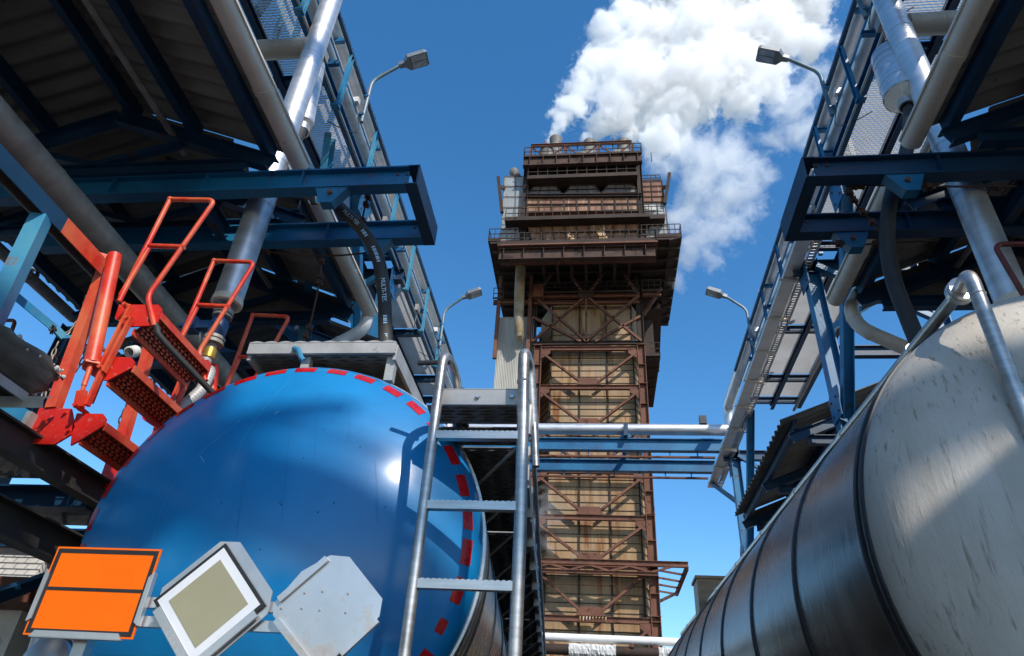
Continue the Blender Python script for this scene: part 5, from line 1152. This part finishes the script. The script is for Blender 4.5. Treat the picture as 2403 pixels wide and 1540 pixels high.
for k, (px, top) in enumerate(((1303, 327), (1384, 335), (1464, 334))):
    o = W(px, 372, 0.6); zt = W(px, top, 0.6).z - o.z
    b = MB(); b.lathe([(0.50, ZT - o.z), (0.50, zt - 1.0), (0.44, zt - 0.9), (0.44, zt - 0.75), (0.53, zt - 0.25), (0.55, zt), (0.50, zt), (0.42, zt - 0.7)], o, (0, 0, 1), 28); b.build('vent_stack', 'vessel', tw)
zr0, zr1 = W(1245, 378, -2.2).z, W(1245, 346, -2.2).z
xs = [W(px, 360, -2.2).x for px in (1245, 1327, 1404, 1484)]
for x in xs:
    b = MB(); b.ibeam((x, 37.8, ZT), (x, 37.8, zr1), 0.24, 0.2, up=(1, 0, 0), t=0.03); b.bar((x - 0.35, 37.8, ZT), (x, 37.8, ZT + 1.0), 0.12, 0.12, (0, 1, 0)); b.build('roof_post', 'rust', tw)
for x0_, x1_ in zip(xs[:-1], xs[1:]):
    b = MB(); b.ibeam((x0_, 37.8, zr1 + 0.14), (x1_, 37.8, zr1 + 0.14), 0.26, 0.2, t=0.03); b.build('roof_beam', 'rust', tw)
    for u, v in ((0, 1), (1, 0)):
        b = MB(); b.bar((x0_ + 0.1, 37.9, ZT + 0.2 if u == 0 else zr1), (x1_ - 0.1, 37.9, zr1 if u == 0 else ZT + 0.2), 0.09, 0.09, (0, 1, 0)); b.build('roof_brace', 'rust', tw)
for px in (1278, 1355, 1438):
    q = W(px, 345, -2.0); b = MB(); b.bar((q.x, 38.0, zr1 - 0.3), (q.x, 38.0, zr1 + 0.9), 0.09, 0.09, (0, 1, 0)); b.build('roof_spike', 'rust', tw)
# side blocks of the head
pxL = [(1184, 415), (1237, 415), (1243, 566), (1174, 566)]; dL = (-2.3, -2.3, -2.3, -2.3)
pl = [P(x, y, 40 + d) for (x, y), d in zip(pxL, dL)]
b = MB(); b.prism(pl, (0, 8, 0)); b.build('side_block', 'bluegrey', tw); gridbars(pxL, dL, 2, 6, 0.04, m='rust')
pxR = [(1500, 427), (1553, 425), (1571, 560), (1500, 560)]
pr = [P(x, y, 37.7) for x, y in pxR]; b = MB(); b.prism(pr, (0, 8, 0)); b.build('side_block', 'bluegrey', tw)
pxq = [(1502, 427), (1553, 425), (1560, 475), (1502, 475)]; face(pxq, (-2.36,) * 4, 0.05, 'headpanel'); gridbars(pxq, (-2.36,) * 4, 2, 4, 0.05)
face([(1514, 497), (1534, 496), (1534, 508), (1514, 509)], (-2.38,) * 4, 0.05, 'black', 'opening'); gridbars([(1502, 478), (1561, 478), (1570, 558), (1502, 558)], (-2.3,) * 4, 3, 3, 0.035, m='rust')
q = W(1525, 488, -2.4); b = MB(); b.box(q, (0.9, 0.05, 0.5)); b.build('shutter', 'cladgrey', tw)
for pts in (((1169, 416), (1178, 499)), ((1571, 407), (1560, 478))):
    b = MB(); b.bar(W(*pts[0], -2.8), W(*pts[1], -2.5), 0.24, 0.24, (0, 1, 0)); m_ = W((pts[0][0] * 2 + pts[1][0]) / 3, 441, -2.7); m2 = W(1184 if pts[0][0] < 1300 else 1556, 440, -2.4); b.bar(m_, m2, 0.18, 0.26); b.build('prop', 'rustdark', tw)
b = MB(); q = W(1206, 412, -1.5); b.ball(q + V((0, 0, 0.3)), 0.38, 8, (1, 1, 1.2)); b.lathe([(0.3, 0), (0.3, 0.5)], q, (1, 0, 0.2), 12, True); b.build('fan_housing', 'vessel', tw)
rail(W(1505, 426, -2.2), W(1550, 424, -2.2), 4, 0.6)
# lower side platforms on the right
b = MB(); b.box((3.98, 44.9, 25.15), (1.20, 7.6, 0.14)); b.build('side_walkway', 'rustdark', tw)
for k in range(6):
    b = MB(); b.box((3.95, 41.4 + k * 1.4, 25.02), (1.25, 0.12, 0.12)); b.build('deck_joist', 'rustdark', tw)
rail((3.9, 41.2, 25.2), (4.55, 41.2, 25.2), 2); rail((4.56, 41.2, 25.2), (4.56, 48.5, 25.2), 5)
b = MB(); b.ibeam((XL - 0.3, 39.4, 10.72), (5.05, 39.4, 10.72), 0.30, 0.22, t=0.03); b.build('outrigger', 'rust', tw)
b = MB(); b.ibeam((XL - 0.3, 39.3, 10.15), (3.4, 39.3, 10.15), 0.20, 0.2, t=0.03); b.build('outrigger', 'rust', tw)
for k in range(7):
    b = MB(); b.bar((-3.6 + k * 1.1, 39.36, 10.56 if k % 2 else 10.26), (-2.5 + k * 1.1, 39.36, 10.26 if k % 2 else 10.56), 0.10, 0.10); b.build('lattice', 'rust', tw)
b = MB(); b.bar((4.98, 39.45, 10.6), (4.98, 45.5, 10.6), 0.16, 0.26); b.build('outrigger', 'rust', tw)
for k in range(4):
    b = MB(); b.bar((3.5, 40.2 + k * 1.5, 10.6), (4.95, 41.0 + k * 1.5, 10.6), 0.10, 0.10); b.build('lattice', 'rust', tw)
b = MB(); b.bar((3.45, 40.5, 9.0), (4.9, 44.6, 10.45), 0.12, 0.14); b.build('knee_brace', 'rust', tw)

# ------------------------------------------------------------------ low pipes crossing in front of the tower
Yk = 25.0
q0, q1 = P(1215, 1492, Yk), P(1620, 1497, Yk)
b = MB(); b.tube([V((q0.x - 4, Yk, q0.z)), V((q1.x + 5, Yk, q0.z))], 0.13, 16); rings(b, (q0.x - 4, Yk, q0.z), (q1.x + 5, Yk, q0.z), 0.13, [k * 1.05 for k in range(1, 13)], 0.04, 0.006)
tag(b.build('pipe', 'white'), 'pale pipe crossing low in front of the tower foot', 'pipe')
t = thing('lagged_pipe', 'dark pipe with crumbling white lagging below the pale low pipe', 'pipe', (1, Yk, q0.z - 0.55))
z1 = P(1450, 1530, Yk).z
b = MB(); b.tube([(-6, Yk, z1), (8, Yk, z1)], 0.17, 16); b.build('pipe', 'rustdark', t)
for xa, xb in ((P(1335, 1525, Yk).x, P(1445, 1525, Yk).x), (P(1545, 1525, Yk).x, P(1590, 1525, Yk).x)):
    b = MB(); n = 30; vs = []; fs = []
    for i in range(n + 1):
        for k in range(12):
            a_ = 2 * pi * k / 12; rr = 0.195 + random.uniform(-0.02, 0.03); vs.append((xa + (xb - xa) * i / n, Yk + rr * cos(a_), z1 + rr * sin(a_) - (0.02 if sin(a_) < 0 else 0)))
    for i in range(n): fs += [(i * 12 + k, i * 12 + (k + 1) % 12, (i + 1) * 12 + (k + 1) % 12, (i + 1) * 12 + k) for k in range(12)]
    b.add(vs, fs, False); b.build('lagging', 'insul', t)
t = thing('pipe_trestle', 'rusty steel trestle carrying the low pipes before the tower', 'trestle', (1, Yk, GZ))
for x in (-5.5, P(1535, 1525, Yk).x - 0.7, 6.5):
    b = MB(); b.ibeam((x, Yk + 0.3, GZ), (x, Yk + 0.3, q0.z - 0.15), 0.2, 0.18, up=(1, 0, 0)); b.build('post', 'rust', t)
    b = MB(); b.bar((x, Yk - 0.4, z1 - 0.25), (x, Yk + 0.5, z1 - 0.25), 0.15, 0.15); b.bar((x, Yk - 0.2, q0.z - 0.19), (x, Yk + 0.4, q0.z - 0.19), 0.1, 0.1); b.build('bearer', 'rust', t)
for z in (z1 + 0.34, z1 - 0.42):
    b = MB(); b.bar((-6, Yk + 0.1, z), (8, Yk + 0.1, z), 0.08, 0.08); b.build('thin_pipe', 'rust', t)
for k in range(14):
    b = MB(); b.bar((-2 + k * 0.6, Yk + 0.1, z1 - 0.38), (-2 + k * 0.6, Yk + 0.1, z1 - 1.1), 0.05, 0.05, (0, 1, 0)); b.build('baluster', 'rust', t)
# low shed far right of the tower foot
b = MB(); b.box((9.2, 56, 3.5), (6.5, 6, 9.8)); b.box((9.2, 56, 8.6), (6.8, 6.3, 0.4)); b.box((9.2, 52.95, 6.0), (1.2, 0.08, 1.4)); tag(b.build('brick_shed', 'rust'), 'low rust red shed far behind, right of the tower foot', 'shed')
for k, x in enumerate((7.2, 7.9)):
    b = MB(); b.bar((x, 55, 8.7), (x, 55, 10.4 + 0.6 * k), 0.06, 0.06, (0, 1, 0)); tag(b.build('antenna_mast', 'rustdark'), ('shorter' if k == 0 else 'taller') + ' thin mast on the far shed roof', 'mast', 'masts on the far shed')

# ------------------------------------------------------------------ steam
PUFF = [(1304, 316, 17), (1308, 302, 22), (1314, 288, 25), (1385, 318, 17), (1464, 316, 18), (1478, 300, 30), (1324, 270, 28), (1342, 240, 34), (1362, 210, 38), (1372, 180, 32), (1405, 160, 52), (1396, 125, 34), (1440, 115, 60), (1430, 70, 44), (1475, 45, 50), (1520, 0, 55),
        (1475, 180, 76), (1530, 100, 88), (1590, 30, 92), (1398, 292, 32), (1440, 262, 60), (1510, 208, 92), (1570, 262, 74), (1650, 100, 110), (1715, 0, 110), (1490, 288, 42), (1545, 312, 50),
        (1620, 195, 98), (1710, 160, 92), (1795, 80, 90), (1815, 185, 58), (1750, 232, 54), (1870, 30, 72), (1650, -70, 120), (1850, -60, 110), (1910, 100, 44)]
WISP = [(1548, 390, 50), (1605, 360, 64), (1665, 380, 74), (1725, 375, 66), (1630, 450, 66), (1695, 468, 68), (1752, 450, 58), (1612, 525, 58), (1670, 540, 56), (1728, 525, 50), (1632, 590, 46), (1592, 648, 28), (1672, 605, 38), (1785, 400, 54), (1860, 235, 62), (1915, 175, 56), (1955, 95, 46), (1880, 310, 54), (1820, 330, 50), (1770, 520, 34)]
def plume(name, puffs, Y0, Ys, label, voxel, warp, wscale, f0, f1, dens, hole):
    m = bpy.data.materials.new(name); m.use_nodes = True; n = m.node_tree.nodes; l = m.node_tree.links; n.clear()
    out = n.new("ShaderNodeOutputMaterial"); pv = n.new("ShaderNodeVolumePrincipled"); l.new(pv.outputs[0], out.inputs['Volume'])
    pv.inputs['Color'].default_value = (1, 1, 1, 1); pv.inputs['Anisotropy'].default_value = 0.0
    geo = n.new("ShaderNodeNewGeometry")
    t = n.new("ShaderNodeTexNoise"); t.inputs['Scale'].default_value = wscale; t.inputs['Detail'].default_value = 5; t.inputs['Roughness'].default_value = 0.60
    l.new(geo.outputs['Position'], t.inputs['Vector'])
    sb = n.new("ShaderNodeVectorMath"); sb.operation = 'SUBTRACT'; sb.inputs[1].default_value = (0.5, 0.5, 0.5); l.new(t.outputs['Color'], sb.inputs[0])
    ma = n.new("ShaderNodeVectorMath"); ma.operation = 'MULTIPLY_ADD'; ma.inputs[1].default_value = (warp,) * 3; l.new(sb.outputs[0], ma.inputs[0]); l.new(geo.outputs['Position'], ma.inputs[2])
    b = MB(); acc = None
    for i, (x, y, r) in enumerate(puffs):
        Y = Y0 + Ys * (330 - y) / 330.0 + ((i * 7919) % 13 - 6) * 0.10 * r / 30
        c = P(x, y, Y); rad = r * (c.dot(fwd)) / FPX
        b.ball(c, rad * 1.25 + 0.6, 10)
        ds = n.new("ShaderNodeVectorMath"); ds.operation = 'DISTANCE'; ds.inputs[1].default_value = c; l.new(ma.outputs[0], ds.inputs[0])
        mp = n.new("ShaderNodeMapRange"); mp.inputs[1].default_value = 0; mp.inputs[2].default_value = rad; mp.inputs[2].default_value = rad * 1.25; mp.inputs[3].default_value = 1.0; mp.inputs[4].default_value = 0
        l.new(ds.outputs['Value'], mp.inputs[0])
        if acc is None: acc = mp.outputs[0]
        else:
            mx = n.new("ShaderNodeMath"); mx.operation = 'MAXIMUM'; l.new(acc, mx.inputs[0]); l.new(mp.outputs[0], mx.inputs[1]); acc = mx.outputs[0]
    er = n.new("ShaderNodeTexNoise"); er.inputs['Scale'].default_value = EROS[0]; er.inputs['Detail'].default_value = 6; er.inputs['Roughness'].default_value = 0.62; l.new(ma.outputs[0], er.inputs['Vector'])
    em = n.new("ShaderNodeMapRange"); em.inputs[1].default_value = 0.25; em.inputs[2].default_value = 0.75; em.inputs[3].default_value = -EROS[1]; em.inputs[4].default_value = EROS[1]; l.new(er.outputs[0], em.inputs[0])
    e2 = n.new("ShaderNodeMath"); e2.operation = 'ADD'; l.new(acc, e2.inputs[0]); l.new(em.outputs[0], e2.inputs[1]); acc = e2.outputs[0]
    if hole:
        t2 = n.new("ShaderNodeTexNoise"); t2.inputs['Scale'].default_value = hole[0]; t2.inputs['Detail'].default_value = 4; l.new(geo.outputs['Position'], t2.inputs['Vector'])
        h = n.new("ShaderNodeMapRange"); h.inputs[1].default_value = hole[1]; h.inputs[2].default_value = hole[2]; h.inputs[3].default_value = -hole[3]; h.inputs[4].default_value = 0; l.new(t2.outputs[0], h.inputs[0])
        ad = n.new("ShaderNodeMath"); ad.operation = 'ADD'; l.new(acc, ad.inputs[0]); l.new(h.outputs[0], ad.inputs[1]); acc = ad.outputs[0]
    fr_ = n.new("ShaderNodeMapRange"); fr_.inputs[1].default_value = f0; fr_.inputs[2].default_value = f1; fr_.inputs[3].default_value = 0; fr_.inputs[4].default_value = dens
    l.new(acc, fr_.inputs[0]); l.new(fr_.outputs[0], pv.inputs['Density'])
    m.cycles.volume_step_rate = STEP
    o = b.build(name, m)
    r = o.modifiers.new('remesh', 'REMESH'); r.mode = 'VOXEL'; r.voxel_size = voxel
    return tag(o, label, 'steam', kind='stuff')
STEP = 0.13; EROS = (1.05, 0.46)
plume('steam_plume', PUFF, 41.8, 3.0, 'thick white steam billowing from the tower vents to the upper right', 0.35, 5.0, 0.22, 0.26, 0.52, 1.6, None)
plume('steam_wisps', WISP, 43.0, 2.0, 'thin white steam drifting down on the right of the tower head', 0.35, 6.0, 0.20, 0.21, 1.05, 0.75, (0.20, 0.36, 0.58, 0.28))
LEAK = [(1288, 1175, 20), (1284, 1205, 24), (1292, 1150, 14), (1280, 1240, 22), (1286, 1275, 20), (1300, 1230, 12), (1335, 1320, 14), (1350, 1308, 12)]
EROS = (1.6, 0.6)
plume('steam_leak', LEAK, 38.6, 0.1, 'faint steam leaking beside the lower left corner of the tower', 0.2, 3.0, 0.5, 0.25, 1.0, 0.35, None)
